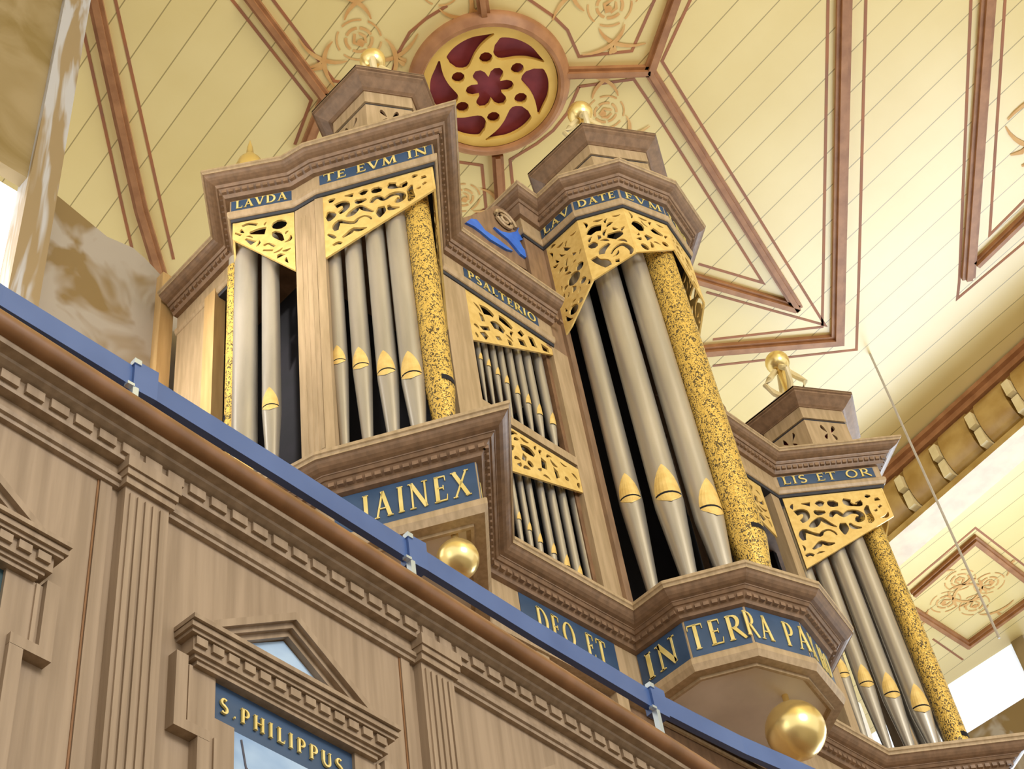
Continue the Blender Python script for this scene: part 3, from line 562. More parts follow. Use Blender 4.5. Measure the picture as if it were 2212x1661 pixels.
# impost floor and top boards, black sheets for the dark inside
O = offset(PLAN, .2)
MB().prism([O[i] for i in range(0, 21)], 5.86, 5.99).build('impost_board', 'oak_dark', organ)
MB().prism([O[i] for i in range(0, 7)] + [(5.9, 4.4), (5.9, 5.97)], 8.75, 9.0).build('top_board', 'oak_dark', organ)
MB().prism([(7.7, 5.97), (7.7, 4.4)] + [O[i] for i in range(14, 21)], 8.75, 9.0).build('top_board', 'oak_dark', organ)
mb = MB(); mb.box((4.35, 5.05, 5.99), (9.27, 5.1, 8.8)); mb.box((4.3, 4.9, 5.99), (4.35, 6.1, 8.8)); mb.box((9.27, 4.9, 5.99), (9.32, 6.1, 8.8)); mb.build('dark_interior', 'black_void', organ)  # black sheets stand in for the unlit depth of the case
mb = MB(); mb.box((6.0, 4.62, 5.99), (7.62, 4.68, 10.2)); mb.build('dark_interior', 'black_void', organ)
O = offset(PLAN, .27); MB().prism([O[i] for i in range(7, 14)] + [(7.56, 4.68), (6.05, 4.68)], 9.94, 9.97).build('dark_interior', 'black_void', organ)
F = FC('v5', 'v6', .2); MB().obox(F.o, F.d, F.n, 0, F.L, .01, .04, 6.0, 8.85).build('tower_side', 'oak', organ)
# side panels
MB().box((3.86, 5.62, 5.99), (3.92, 5.97, 8.7)).build('side_panel', 'oak_light', organ)
MB().box((3.84, 5.50, 5.99), (3.93, 5.62, 8.7)).build('side_post', 'honey_wood', organ)
MB().box((9.70, 5.50, 5.99), (9.76, 5.97, 8.7)).build('side_panel', 'oak_light', organ)
# entablatures
def entab(path, zt, nm, up=0.0):
    MB().sweep(path, [(0, zt), (0, zt - .016), (.008, zt - .022), (.012, zt - .028), (.012, zt - .038), (.3, zt - .038), (.3, zt)]).build('cornice_lip', 'oak_light', organ)  # lip light and cove shade set by two oak tones here too
    MB().sweep(path, [(.016, zt - .038), (.024, zt - .044), (.034, zt - .056), (.05, zt - .068), (.07, zt - .076), (.088, zt - .08), (.09, zt - .085), (.3, zt - .085), (.3, zt - .038)]).build('top_cornice', 'oak', organ)
    MB().sweep(path, [(.09, zt - .085), (.1, zt - .1), (.11, zt - .1), (.14, zt - .15), (.15, zt - .165), (.3, zt - .165), (.3, zt - .085)]).build('cornice_moulding', 'oak', organ)
    MB().sweep(path, [(.182, zt - .165), (.182, zt - .30), (.3, zt - .30), (.3, zt - .165)]).build('top_frieze', 'oak_light', organ)
    MB().sweep(path, [(.182, zt - .29), (.172, zt - .295), (.165, zt - .31), (.165, zt - .34), (.175, zt - .365), (.182, zt - .37), (.3, zt - .37), (.3, zt - .29)]).build('frieze_base', 'oak_light', organ)
    MB().sweep(path, [(.186, zt - .372), (.192, zt - .395), (.3, zt - .395), (.3, zt - .372)]).build('painted_gap_shade', 'dark_line', organ)  # strip coloured as the shadow in the gap below the frieze base
pathL = [tuple(p) for p in PLAN[0:7]] + [(6.05, PLAN[6][1])]
pathR = [(7.56, PLAN[6][1])] + [tuple(p) for p in PLAN[14:21]]
CT = [(5.78, 5.97), (5.78, 4.184)] + [tuple(p) for p in PLAN[7:14]] + [(7.83, 4.184), (7.83, 5.97)]
entab(pathL, zT, 'l'); entab(pathR, zT, 'r'); entab(CT, zTC, 'c')
beads([(0, 1), (1, 2), (2, 3), (3, 4), (4, 5), (5, 6), (6, 7), ], .125, zT - .125, 0.045, .012, .03, organ, 'egg_moulding')
beads([(13, 14), (14, 15), (15, 16), (16, 17)], .125, zT - .125, 0.045, .012, .03, organ, 'egg_moulding')
beads([(i, i + 1) for i in range(7, 13)], .125, zTC - .125, 0.045, .012, .03, organ, 'egg_moulding')
TT = [('a2', 'c1', 'LAVDA', zT), ('b1', 'a1', 'TE EVM IN', zT), ('a1', 'i1', 'CYM', zT), ('i1', 'v0', 'PSALTERIO', zT), ('r1', 'ra', 'LIS ET OR', zT), ('ra', 'rb1', 'GANO', zT),
      ('v0', 'v1', 'LAV', zTC), ('v1', 'v2', 'DATE', zTC), ('v2', 'v3', 'EVM', zTC), ('v3', 'v4', 'IN', zTC), ('v4', 'v5', 'SAN', zTC)]
for a, b_, tx, zt in TT:
    F = FC(a, b_, .182); u0, u1 = (0.01, F.L - .01)
    if a == 'b1': u0 = 0.03
    if a == 'i1': u0, u1 = .22, F.L - .28
    if a == 'r1': u0, u1 = 0.03, F.L - 0.05
    g_ = MB().obox(F.o, F.d, F.n, u0, u1, -0.004, 0.01, zt - .285, zt - .175).build('inscription_ground', 'blue_ground', organ)
    text_on(tx, F, u0 + .03, u1 - .03, zt - .272, .088, -0.006, g_)
# posts and stiles between impost and entablature
def post(a, b_, u0, u1, z0, z1, mat='oak_light', t=.2, w0=-0.0, w1=.09, nm='post', flutes=0):
    F = FC(a, b_, t); o = MB().obox(F.o, F.d, F.n, u0, u1, w0, w1, z0, z1).build(nm, mat, organ)
    return F, o
zb, ze = 5.99, zT - .39
zbC = zTC - .39
for (a, b_, u0, u1) in (('b1', 'a1', -.02, .035), ('i1', 'v0', 0.0, .235), ('i1', 'v0', 1.10, 1.42), ('v6', 'r1', -.02, .28), ('v6', 'r1', 1.16, 1.40)):
    F = FC(a, b_, .2); u1 = min(u1, F.L + .0)
    post(a, b_, u0, u1, zb, ze)
for a, b_ in (('c1', 'b1'), ('rb1', 'rc1')):
    O = offset(PLAN, .2); A, B = O[IDX[a]], O[IDX[b_]]; F = Face(A, B)
    mb = MB(); mb.obox(F.o, F.d, F.n, 0, F.L, 0, .12, zb, ze); p_ = mb.build('corner_post', 'oak_light', organ)
    m2 = MB()
    for q in range(4): m2.obox(F.o, F.d, F.n, .02 + q * (F.L - .04) / 4 + .006, .02 + (q + 1) * (F.L - .04) / 4 - .006, -.002, 0, zb + .25, ze - .12)
    m2.build('reeding', 'oak_light', p_)
F = FC('v0', 'v1', .2); MB().obox(F.o, F.d, F.n, -.06, .03, 0, .06, zb, 10.0).build('tower_stile', 'oak', organ)
F = FC('v5', 'v6', .2); MB().obox(F.o, F.d, F.n, F.L - .03, F.L + .06, 0, .06, zb, 10.0).build('tower_stile', 'oak', organ)
# solid case wall above the flats, beside the middle tower
for x0, x1 in ((5.78 + .2, 6.26), (7.36, 7.83 - .2)):
    MB().box((x0, 4.385, 8.6), (x1, 6.1, 10.0)).build('tower_side', 'oak', organ)
# shelf between the two tiers of the flats
for a, b_, q0, q1 in (('i1', 'v0', .235, 1.10), ('v6', 'r1', .28, 1.16)):
    F = FC(a, b_, .2)
    MB().obox(F.o, F.d, F.n, q0, q1, -.0, .2, 7.37, 7.45).build('tier_shelf', 'oak_light', organ)
    MB().obox(F.o, F.d, F.n, q0, q1, .02, .06, 7.335, 7.37).build('painted_gap_shade', 'dark_line', organ)  # dark strip painted as the shadow beneath the shelf
    MB().obox(F.o, F.d, F.n, q0 + .83 if a == 'i1' else q0, q1 if a == 'i1' else q0 + .035, .045, .09, zb, ze).build('inner_stile', 'oak_dark', organ)
# carved gilded screens
def skew(H, s=.2, u0=.25): return [[(u, z - s * max(0, u - u0), w_) for u, z, w_ in h] for h in H]
FVR = FC('r1', 'ra', .2); L1 = FVR.L
def fw(face, outl, H, nm='carved_pipe_shade'): return fretwork(nm, outl, [[(u, z, w_ * 1.75) for u, z, w_ in h] for h in H], face, 0.01, 0.014, 'gold', organ, fill=260, size=1.35 if H is not HV2 else 1.0)
fw(FVR, [(0.03, 7.85), (L1 - .005, 8.30), (L1 - .005, 8.62), (0.03, 8.62)], HV)
FVL = FC('b1', 'a1', .2); k_ = (FVL.L - .04) / L1
fw(FVL, [(0.035, 7.95), (FVL.L - .005, 8.37), (FVL.L - .005, 8.625), (.035, 8.625)], [[(.04 + u * k_, 8.62 - (8.6 - z) * .9, w_ * .9) for u, z, w_ in h] for h in HV])
F_ = FC('a1', 'i1', .2); fw(F_, [(0.005, 8.37), (F_.L - .03, 7.95), (F_.L - .03, 8.625), (.005, 8.625)], [[(F_.L - u * F_.L / L1, z, w_) for u, z, w_ in h] for h in HV])
F_ = FC('ra', 'rb1', .2); fw(F_, [(0.005, 8.37), (F_.L - .03, 7.95), (F_.L - .03, 8.625), (.005, 8.625)], [[(F_.L - u * F_.L / L1, z, w_) for u, z, w_ in h] for h in HV])
F_ = FC('a2', 'c1', .2); fw(F_, [(-0.0, 8.45), (F_.L - .005, 7.98), (F_.L - .005, 8.625), (0, 8.625)], HV2)
F_ = FC('s1', 'a2', .2); fw(F_, [(0.03, 7.98), (F_.L, 8.45), (F_.L, 8.625), (0.03, 8.625)], [[(F_.L - u, z, w_) for u, z, w_ in h] for h in HV2])
F_ = FC('i1', 'v0', .2)
fw(F_, [(.235, 8.06), (1.12, 8.54), (1.12, 8.625), (.235, 8.625)], skew([[(u - .05, z - .09, w_) for u, z, w_ in h] for h in HFU]))
fw(F_, [(.2, 6.83), (1.12, 7.12), (1.12, 7.335), (.2, 7.335)], skew([[(u - .05, z - .08, w_) for u, z, w_ in h] for h in HFL]))
G_ = FC('v6', 'r1', .2); LL = G_.L
fw(G_, [(LL - .235, 8.06), (LL - 1.12, 8.54), (LL - 1.12, 8.625), (LL - .235, 8.625)], [[(LL - u, z, w_) for u, z, w_ in h] for h in skew([[(u - .05, z - .09, w_) for u, z, w_ in h] for h in HFU])])
fw(G_, [(LL - .2, 6.83), (LL - 1.12, 7.12), (LL - 1.12, 7.335), (LL - .2, 7.335)], [[(LL - u, z, w_) for u, z, w_ in h] for h in skew([[(u - .05, z - .08, w_) for u, z, w_ in h] for h in HFL])])
O2 = offset(PLAN, .2)
def tf(a, b_, outl, H):
    F = FC(a, b_, .2); fw(F, [(u * F.L, z) for u, z in outl], H)
tf('v0', 'v1', [(0.02, 8.85), (0.25, 8.9), (1, 9.17), (1, zbC), (0.02, zbC)], H1)
tf('v1', 'v2', [(0, 9.17), (1, 9.36), (1, zbC), (0, zbC)], H2)
tf('v2', 'v3', [(0, 9.36), (1, 9.62), (1, zbC), (0, zbC)], H3)
def mir(H, L): return [[(L - u, z, w_) for u, z, w_ in h] for h in H]
tf('v3', 'v4', [(0, 9.62), (1, 9.36), (1, zbC), (0, zbC)], mir(H3, FC('v3', 'v4', .2).L))
tf('v4', 'v5', [(0, 9.36), (1, 9.17), (1, zbC), (0, zbC)], mir(H2, FC('v4', 'v5', .2).L))
tf('v5', 'v6', [(0, 9.17), (.98, 8.85), (.98, zbC), (0, zbC)], mir(H1, FC('v5', 'v6', .2).L))
# carved scroll and blue ground standing on the flat cornice beside the middle tower
def carving(sgn):
    mx_ = (lambda x: x) if sgn > 0 else (lambda x: 2 * X0 - x)
    mb = MB(); P_ = [(mx_(x), z) for x, z in ORN_WOOD if z > 9.02]; n_ = len(P_)
    P_ = [(mx_(5.2), 9.0)] + P_ + [(mx_(6.3), 9.0)]; n_ = len(P_)
    mb.add([(x, 4.42, z) for x, z in P_] + [(x, 4.50, z) for x, z in P_], [tuple(range(n_)), tuple(range(n_, 2 * n_))[::-1]] + [(i, (i + 1) % n_, n_ + (i + 1) % n_, n_ + i) for i in range(n_)])
    sb = mb.build('carved_acroterion', 'oak', organ)
    for pl2 in (ORN_BLUE1, ORN_BLUE2):
        P_ = [(mx_(x), z) for x, z in pl2]; n_ = len(P_); mb = MB()
        mb.add([(x, 4.40, z) for x, z in P_] + [(x, 4.42, z) for x, z in P_], [tuple(range(n_)), tuple(range(n_, 2 * n_))[::-1]] + [(i, (i + 1) % n_, n_ + (i + 1) % n_, n_ + i) for i in range(n_)])
        mb.build('blue_ground', 'blue_bright', sb)
    mb = MB()
    for cx, cz, r in ((5.80, 10.03, .12),):
        mb.tube([(mx_(cx + (r * (1 - i / 30)) * math.cos(i * .5)), 4.40, cz + (r * (1 - i / 30)) * math.sin(i * .5)) for i in range(26)], 0.018, 6)
    sc3 = mb.build('scroll', 'oak_light', sb, smooth=True)
carving(1); carving(-1)
# crowns
def crown(cx, cy, zt, Rr, nm, hb):
    hexa = [(cx + Rr * math.cos(math.radians(a)), cy + Rr * math.sin(math.radians(a))) for a in (150, 210, 270, 330, 30, 90)]
    cr = MB().sweep(hexa, [(0, zt), (0, zt - .03), (.015, zt - .035), (.015, zt - .05), (.04, zt - .065), (.1, zt - .11), (.12, zt - .12), (.12, zt - .125), (Rr * .5, zt - .125), (Rr * .5, zt)], closed=True, caps=False).build('crown', 'oak', organ)
    hx = offset(hexa, .13, True); MB().prism(hexa, zt - .02, zt - .005).build('crown_top', 'oak', cr)
    MB().prism(hx, zt - .26, zt - .12).build('crown_band', 'oak_light', cr)
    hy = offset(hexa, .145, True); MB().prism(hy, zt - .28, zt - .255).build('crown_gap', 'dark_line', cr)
    hz = offset(hexa, .14, True)
    for i in range(6):
        F = Face(hz[i], hz[(i + 1) % 6]); L = F.L; z0 = zt - hb; z1 = zt - .28; hh_ = z1 - z0; mxx = L / 2
        H = []
        for zz in (z1 - .13, z1 - .36, z1 - .59):
            for s1 in (-1, 1): H.append([(mxx + s1 * .022, zz, .006), (mxx + s1 * .05, zz + .05, .035), (mxx + s1 * .055, zz + .085, .012)]); H.append([(mxx + s1 * .022, zz - .02, .006), (mxx + s1 * .045, zz - .06, .03), (mxx + s1 * .045, zz - .09, .01)])
        fretwork('pierced_panel', [(0, z0), (L, z0), (L, z1), (0, z1)], [h for h in H if min(q[1] for q in h) > z0 + .03], F, .01, .02, 'oak_light', cr)
    hk = offset(hexa, .19, True); MB().prism(hk, zt - hb, zt - .26).build('crown_core', 'rosette_red', cr)
    return cr
crown(X0 + .0, 4.06, 11.1, .66, 'c', 1.0)
crown(4.30, 4.2, 9.72, .49, 'l', .72)
crown(9.31, 4.25, 9.76, .56, 'r', .76)
def finial(cx, cy, z0, zb_, r, label):
    f_ = empty('finial', (cx, cy, z0), label, 'finial')
    MB().lathe((cx, cy, z0), [(.09, 0), (.1, .03), (.05, .07), (.035, .14), (.035, max(.16, zb_ - z0 - r * .9))], 16).build('stem', 'gold_ball', f_, smooth=True)
    MB().ball((cx, cy, zb_), r, 24).build('ball', 'gold_ball', f_, smooth=True)
    mb = MB()
    for k in range(4):
        a = k * PI / 2 + PI / 4
        mb.tube([(cx + .04 * math.cos(a), cy + .04 * math.sin(a), zb_ - .5), (cx + .13 * math.cos(a), cy + .13 * math.sin(a), zb_ - .42), (cx + .19 * math.cos(a), cy + .19 * math.sin(a), zb_ - .3), (cx + .13 * math.cos(a), cy + .13 * math.sin(a), zb_ - .22), (cx + .05 * math.cos(a), cy + .05 * math.sin(a), zb_ - .12)], [.03, .03, .025, .03, .03], 8)
    mb.build('leaf_scroll', 'beam_cream', f_, smooth=True)
finial(4.30, 4.2, 9.72, 10.58, .10, 'gold ball finial on the crown of the left pointed tower')
finial(X0, 4.06, 11.1, 12.25, .12, 'gold ball finial on the crown of the tall middle tower')
finial(9.31, 4.25, 9.76, 10.68, .115, 'gold ball finial with pale leaf scrolls on the right crown')
f0 = empty('small_finial', (3.70, 4.93, zT), 'small pointed gold finial on the cornice at the left corner', 'finial')
MB().lathe((3.70, 4.93, zT), [(.05, 0), (.055, .1), (.04, .16), (.09, .24), (.11, .34), (.085, .44), (.03, .54), (.02, .64), (.001, .74)], 20).build('turned_body', 'gold_ball', f0, smooth=True)
# ================================================================ PIPES
def norm2(x, y): l = math.hypot(x, y); return (x / l, y / l)
def pipe(x, y, zm, r, ztop, z0, nrm, label, group=None, deco=False, small=False):
    root = empty('organ_pipe', (x, y, z0), label, 'organ pipe', group)
    n = 16 if small else 28; s = 'tin'
    MB().lathe((x, y, 0), [(r, zm - r * .35), (r, ztop)], n).build('pipe_body', s, root, smooth=True)
    MB().lathe((x, y, 0), [(r * .3, z0), (r, zm - r * .35)], n).build('pipe_foot', s, root, smooth=True)
    a0 = math.atan2(nrm[1], nrm[0])
    def patch(name, zz, hw, rr, mat, out=.003):
        vs = []; K = 8 if hw[0] < 2 else 24
        for z, h in zip(zz, hw):
            for q in range(K + 1): a = a0 + h * (2 * q / K - 1); vs.append((x + (rr + out) * math.cos(a), y + (rr + out) * math.sin(a), z))
        mb = MB(); mb.add(vs, [(i * (K + 1) + q, i * (K + 1) + q + 1, (i + 1) * (K + 1) + q + 1, (i + 1) * (K + 1) + q) for i in range(len(zz) - 1) for q in range(K)])
        return mb.build(name, mat, root)
    hm = 2.5 * r if not small else 3.4 * r; W = 1.0
    if deco:
        zz = [zm + .002 + (ztop - zm - .1) * i / 30 for i in range(31)]
        patch('gilded_front', zz, [2.7] * 31, r, 'gilded_relief', .006)
        patch('gilded_foot', [z0 + .05, zm - r * 1.4, zm - r * .5, zm - .02], [1.2, 1.2, 1.25, 1.25], r * .97, 'gilded_relief', .006) if False else None
        mb = MB(); vs = []; K = 24
        for z in (z0 + .03, zm - r * .35, zm + .002):
            rr = r * (.3 + .7 * min(1, (z - z0) / (zm - r * .35 - z0))) + .006
            for q in range(K + 1): a = a0 + 2.7 * (2 * q / K - 1); vs.append((x + rr * math.cos(a), y + rr * math.sin(a), z))
        mb.add(vs, [(i * (K + 1) + q, i * (K + 1) + q + 1, (i + 1) * (K + 1) + q + 1, (i + 1) * (K + 1) + q) for i in range(2) for q in range(K)]); mb.build('gilded_foot', 'gilded_relief', root, smooth=True)
        patch('mouth_slit', [zm - .02, zm + .02], [.62] * 2, r, 'black_void', .009)
    else:
        T_ = [0, .15, .35, .55, .75, .9, 1]
        patch('upper_lip', [zm + hm * t for t in T_], [W, W * .97, W * .86, W * .68, W * .42, W * .2, .02], r, 'gold')
        patch('mouth_slit', [zm - r * .16, zm], [W] * 2, r, 'black_void', .001)
        if not small: patch('lower_lip', [zm - r * .95, zm - r * .7, zm - r * .4, zm - r * .16], [.02, .5, .85, W], r * .98, 'gold', .0035)
    return root
def nrm_of(F): return (-F.n[0], -F.n[1])
ords = ['first', 'second', 'third', 'fourth', 'fifth', 'sixth', 'seventh', 'eighth', 'ninth', 'tenth']
F = FC('b1', 'a1', .2)
for i, (x, y, zm, r) in enumerate(PVL):
    lab = ['slender tin pipe with gold lip beside the reeded post, left pointed tower', 'second tin pipe from the reeded post, left pointed tower', 'third tin pipe from the reeded post, left pointed tower', 'widest plain tin pipe next to the gilded one, left pointed tower'][i]
    pipe(x, y, zm, r, 8.62, 6.0, nrm_of(F), lab, 'tin pipes of the left pointed tower')
A1 = offset(PLAN, .33)[5]
pipe(A1[0], A1[1] + .01, 6.62, .08, 8.6, 6.0, (0, -1), 'gilded embossed pipe at the point of the left tower', 'gilded centre pipes', deco=True)
F = FC('a2', 'c1', .2)
for x, y, zm, r in PV2: pipe(x, y, zm, r, 8.5, 6.0, nrm_of(F), 'tin pipe with low gold lip left of the reeded post', 'tin pipes of the left corner')
A2 = offset(PLAN, .3)[2]
pipe(3.745, 5.13, 6.95, .05, 8.55, 6.0, norm2(-.8, .6), 'gilded pipe peeping out at the far left corner of the organ', 'gilded centre pipes', deco=True)
pipe(3.72, 4.985, 6.3, .077, 8.5, 6.0, nrm_of(F), 'wide tin pipe at the left corner with no lip in view', 'tin pipes of the left corner')
F = FC('a1', 'i1', .2)
for i in range(4):
    u = (.3 + .18 * i) * F.L / .9; p = F.P(u, 0, .14); pipe(p[0], p[1], 6.7 + .09 * i, .068 - .006 * i, 8.5, 6.0, nrm_of(F), '%s tin pipe back from the point on the right side of the left pointed tower' % ords[i], 'hidden side pipes')
F = FC('i1', 'v0', .2)
wy = ['leftmost', 'second', 'third', 'fourth', 'fifth', 'sixth', 'seventh', 'eighth', 'ninth']
for i, (x, y, zm, r) in enumerate(PFU):
    pipe(x - .0, y - .02, zm - .2 * max(0, x - 5.2), r, 8.6, 7.45, (0, -1), ('%s small tin pipe from the left in the upper tier of the narrow bay' % wy[i]), 'small pipes of the upper tier', small=True)
for i, (x, y, zm, r) in enumerate(PFL):
    pipe(x, y - .02, zm - .2 * max(0, x - 5.3), r, 7.3, 6.0, (0, -1), ('%s small tin pipe from the left in the lower tier of the narrow bay' % wy[i]), 'small pipes of the lower tier', small=True)
xs_ = 6.1
for i in range(9):
    pipe(2 * X0 - PFU[i][0], 4.464, 7.95 - .03 * i, PFU[i][3], 8.6, 7.45, (0, -1), '%s small upper pipe from the right end of the bay right of the middle tower' % ords[i], 'small pipes of the right bay', small=True)
tower = [(6.35, 4.25, 7.10, .08, (-.8, -.6)), (6.455, 4.03, 7.0, .10, (-.74, -.67)), (6.60, 3.855, 6.82, .098, (-.42, -.9))]
TL = ['leftmost tall pipe with gold lip in the middle tower', 'second tall pipe with gold lip in the middle tower', 'tall pipe with gold lip left of the gilded pipe, middle tower']
TR = ['rightmost tall pipe of the middle tower, mostly hidden', 'second tall pipe from the right in the middle tower, mostly hidden', 'tall plain pipe right of the gilded pipe, middle tower']
for (x, y, zm, r, nn), l1, l2 in zip(tower, TL, TR):
    pipe(x, y, zm, r, 9.9, 6.0, norm2(*nn), l1, 'tall pipes of the middle tower'); pipe(2 * X0 - x, y, zm, r, 9.9, 6.0, norm2(-nn[0], nn[1]), l2, 'tall pipes of the middle tower')
pipe(X0, 3.75, 6.65, .122, 9.85, 6.0, (0, -1), 'tall gilded embossed pipe at the front of the middle tower', 'gilded centre pipes', deco=True)
F = FC('r1', 'ra', .2)
for i, (x, y, zm, r) in enumerate(PVR):
    pipe(x, y, zm, r * .86, 8.55, 6.0, nrm_of(F), '%s tin pipe from the left in the right pointed tower' % ['first', 'second', 'third', 'fourth'][i], 'tin pipes of the right pointed tower')
A3 = offset(PLAN, .33)[15]
pipe(A3[0], A3[1] + .01, 6.22, .08, 8.5, 6.0, (0, -1), 'gilded embossed pipe at the point of the right tower', 'gilded centre pipes', deco=True)
F = FC('ra', 'rb1', .2)
for i in range(3):
    u = (.3 + .18 * i) * F.L / .9; p = F.P(u, 0, .14); pipe(p[0], p[1], 6.7 + .09 * i, .068 - .006 * i, 8.5, 6.0, nrm_of(F), '%s tin pipe back from the point on the far side of the right pointed tower' % ords[i], 'hidden far side pipes')
# ================================================================ GALLERY FRONT
TH = math.radians(5.0)
GO = (2.4, 2.5); GD = (math.cos(TH), math.sin(TH)); GN = (-math.sin(TH), math.cos(TH))
gal = empty('gallery_front', (2.4, 2.6, .9), 'oak gallery front with fluted pilasters, pedimented saint panels and dentil cornice', 'balustrade')
U0, U1 = -2.6, 2.6
gp = [(GO[0] + GD[0] * U0, GO[1] + GD[1] * U0), (GO[0] + GD[0] * U1, GO[1] + GD[1] * U1)]
def gsweep(prof, name, mat, smooth=False): return MB().sweep(gp, [(-d, z) for d, z in prof]).build(name, mat, gal, smooth)
def gbox(name, mat, u0, u1, d0, d1, z0, z1, parent=None): return MB().obox(GO, GD, GN, u0, u1, -d1, -d0, z0, z1).build(name, mat, parent or gal)
gbox('panel_wall', 'gallery_oak', U0, U1, -.06, 0, .9, 2.95)
gsweep([(0, 2.785), (.014, 2.787), (.016, 2.797), (.024, 2.80), (.026, 2.812), (.014, 2.815), (.012, 2.856), (0, 2.856)], 'frieze_rail', 'gallery_oak')
gsweep([(0, 2.856), (.038, 2.857), (.04, 2.866), (.04, 2.906), (.052, 2.91), (.066, 2.916), (.07, 2.922), (.096, 2.925), (.10, 2.933), (.10, 2.938), (0, 2.938)], 'cornice_bed', 'gallery_oak')
dn = bpy.data.objects.new('dentil_course', None); C.objects.link(dn); dn.parent = gal; dn['kind'] = 'stuff'
mb = MB(); uu = U0
while uu < U1:
    mb.obox(GO, GD, GN, uu, uu + .052, -.050, -.03, 2.872, 2.902); uu += .072
bpy.data.objects.remove(dn); dn = mb.build('dentil_course', 'gallery_oak', gal); dn['kind'] = 'stuff'
gsweep([(0, 2.936)] + [(.098 + .034 * math.cos(a), 2.972 + .034 * math.sin(a)) for a in [math.radians(-85 + 17 * i) for i in range(11)]] + [(.08, 3.005), (-.1, 3.005), (-.1, 2.936)], 'torus_rail', 'gallery_oak_dark', True)
def bx(name, mat, uc, u0, u1, d0, d1, z0, z1, p): return gbox(name, mat, uc + u0, uc + u1, d0, d1, z0, z1, p)
class GF:
    def P(s, u, z, w_=0): return (GO[0] + GD[0] * u + GN[0] * w_, GO[1] + GD[1] * u + GN[1] * w_, z)
gf = GF()
def quadstrip(pts, wd, d0, d1, name, mat, parent):      # mitred moulding in the panel plane
    lo = offset(pts, 0); hi = offset(pts, wd); n = len(pts); mb = MB()
    vs = [gf.P(x, z, -d0) for x, z in lo] + [gf.P(x, z, -d0) for x, z in hi] + [gf.P(x, z, -d1) for x, z in lo] + [gf.P(x, z, -d1) for x, z in hi]
    fs = []
    for i in range(n - 1):
        j = i + 1
        fs += [(i, j, n + j, n + i), (2 * n + i, 2 * n + j, 3 * n + j, 3 * n + i), (i, j, 2 * n + j, 2 * n + i), (n + i, n + j, 3 * n + j, 3 * n + i)]
    fs += [(0, n, 3 * n, 2 * n), (n - 1, 2 * n - 1, 4 * n - 1, 3 * n - 1)]
    mb.add(vs, fs); return mb.build(name, mat, parent)
def bay(uc, sign, side):
    fr = bx('saint_panel_frame', 'gallery_oak', uc, -.30, .30, 0, .03, 2.358, 2.38, gal)
    for (h, d0, d1, z0, z1) in ((.349, 0, .075, 2.447, 2.46), (.347, 0, .066, 2.43, 2.445), (.34, 0, .058, 2.42, 2.43), (.325, 0, .045, 2.38, 2.42), (.312, 0, .036, 2.37, 2.38)):
        bx('head_moulding', 'gallery_oak', uc, -h, h, d0, d1, z0, z1, fr)
    mb = MB(); q = -.322
    while q < .30: mb.obox(GO, GD, GN, uc + q, uc + q + .034, -.054, -.045, 2.394, 2.417); q += .05
    hd = mb.build('head_dentils', 'gallery_oak', fr); hd['kind'] = 'stuff'
    for k, (a, b_, za, zb2, dd) in enumerate(((.325, .29, 2.667, 2.642, .055), (.29, .265, 2.642, 2.624, .04), (.265, .238, 2.624, 2.606, .024))):
        mb = MB()
        O_ = [(uc - a, 2.456), (uc, za), (uc + a, 2.456)]; I_ = [(uc - b_, 2.456), (uc, zb2), (uc + b_, 2.456)]
        vs = [gf.P(x, z, -.0) for x, z in O_ + I_] + [gf.P(x, z, -dd) for x, z in O_ + I_]; fs = []
        for q in (0, 1): fs += [(q, q + 1, q + 4, q + 3), (6 + q, 7 + q, 10 + q, 9 + q), (q, q + 1, q + 7, q + 6), (3 + q, 4 + q, 10 + q, 9 + q)]
        fs += [(0, 3, 9, 6), (2, 5, 11, 8)]
        mb.add(vs, fs).build('pediment_moulding', 'gallery_oak', fr)
    mb = MB(); P_ = [(uc - .17, 2.50), (uc + .17, 2.50), (uc, 2.602)]; mb.add([gf.P(x, z, -.006) for x, z in P_], [(0, 1, 2)]); mb.build('pediment_painting', 'painting_sky' if side > -1 else 'painting_teal', fr)
    for s in (-1, 1):
        x = lambda a, b_: (uc + min(s * a, s * b_), uc + max(s * a, s * b_))
        for a, b_, z0, z1, d in ((.23, .355, 2.188, 2.36, .016), (.325, .36, 2.188, 2.37, .03), (.305, .315, 2.195, 2.355, .022), (.17, .285, 1.0, 2.245, .0162), (.255, .29, 1.0, 2.159, .03), (.225, .235, 1.0, 2.185, .022), (.255, .36, 2.16, 2.188, .03)):
            u0, u1 = x(a, b_); gbox('side_frame', 'gallery_oak', u0, u1, 0, d, z0, z1, fr)
    gb = bx('inscription_ground', 'blue_ground' if sign else 'painting_teal', uc, -.23, .23, 0, .006, 2.246, 2.358, fr)
    pt = bx('saint_painting', 'painting_sky' if sign else 'gallery_oak', uc, -.17, .17, 0, .006 if sign else .02, 1.2, 2.246, fr)
    if sign:
        tb = Face(gf.P(uc - .21, 0)[:2], gf.P(uc + .19, 0)[:2])
        text_on(sign, tb, 0.0, .40, 2.276, .042, -.0075, gb, track=.34)
        mb = MB()
        for L in ([(.03, 2.23), (.045, 2.16), (.05, 2.08), (.055, 1.95)], [(.045, 2.16), (.07, 2.14)], [(.28, 2.23), (.285, 2.18), (.30, 2.1)]):
            mb.tube([gf.P(uc - .17 + a, b_, -.007) for a, b_ in L], .003, 5)
        tw = mb.build('painted_twigs', 'twig', pt); tw['kind'] = 'stuff'
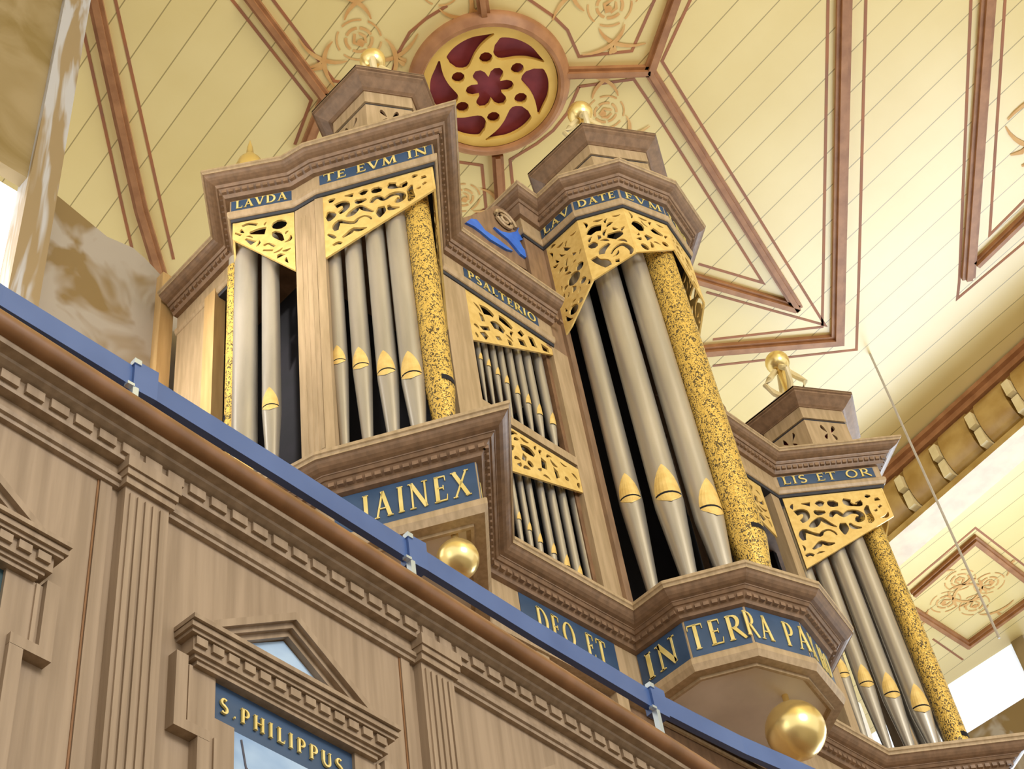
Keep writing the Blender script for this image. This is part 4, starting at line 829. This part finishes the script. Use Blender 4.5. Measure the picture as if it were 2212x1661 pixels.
def pilaster(uc):
    p = bx('pilaster', 'gallery_oak', uc, -.068, .068, 0, .03, .95, 2.785, gal)
    bx('back_strip', 'gallery_oak', uc, -.125, -.09, 0, .006, .95, 2.79, p); bx('back_edge', 'gallery_oak_dark', uc, -.131, -.126, 0, .003, .95, 2.79, p)
    bx('capital_block', 'gallery_oak', uc, -.076, .076, 0, .042, 2.785, 2.808, p)
    bx('capital_moulding', 'gallery_oak', uc, -.08, .08, 0, .05, 2.808, 2.83, p); bx('capital_top', 'gallery_oak', uc, -.084, .084, 0, .056, 2.83, 2.868, p)
    mb = MB()
    for q in range(5): mb.obox(GO, GD, GN, uc - .056 + q * .0235, uc - .056 + q * .0235 + .014, -.036, -.03, .98, 2.765)
    mb.build('fluting', 'gallery_oak', p)
for k in range(-1, 2): bay(-.44 + 1.05 * k, 'S.PHILIPPUS' if k == 0 else None, k)
for k in range(-2, 3): pilaster(-.915 + 1.05 * k)
# steel guard rail
rl = empty('guard_rail', (2.4, 2.52, 3.12), 'blue grey painted metal guard rail with bright clamps above the gallery front', 'railing')
mb = MB(); mb.sweep([tuple(p) for p in RAIL], [(-.012, 3.27), (-.012, 3.19), (.012, 3.19), (.012, 3.27)], closed=False)
mb.build('flat_rail', 'rail_blue', rl)
def on_rail(x):
    for (a, b_) in zip(RAIL, RAIL[1:]):
        if a[0] <= x <= b_[0]:
            t = (x - a[0]) / (b_[0] - a[0]); return (x, a[1] + (b_[1] - a[1]) * t)
for x in (1.43, 2.47, 3.65):
    p = on_rail(x)
    cl = MB().box((p[0], p[1] - .022, 3.17), (p[0] + .075, p[1] + .02, 3.285)).build('rail_clamp', 'rail_blue', rl)
    MB().box((p[0] - .022, p[1] - .03, 3.17), (p[0], p[1] - .012, 3.18)).build('clamp_tab', 'bracket_steel', cl)
    MB().box((p[0] - .004, p[1] - .028, 3.005), (p[0] + .014, p[1] - .008, 3.172)).build('clamp_leg', 'bracket_steel', cl)
    MB().box((p[0] - .004, p[1] - .026, 3.27), (p[0] + .018, p[1] - .004, 3.289)).build('clamp_cap', 'bracket_steel', cl)
# gallery floor behind the front
tag(MB().box((-.5, 2.75, 2.0), (12.0, 5.97, 2.15)).build('gallery_floor', 'oak_dark'), 'dark timber gallery floor under the organ, hidden behind the gallery front', 'floor')
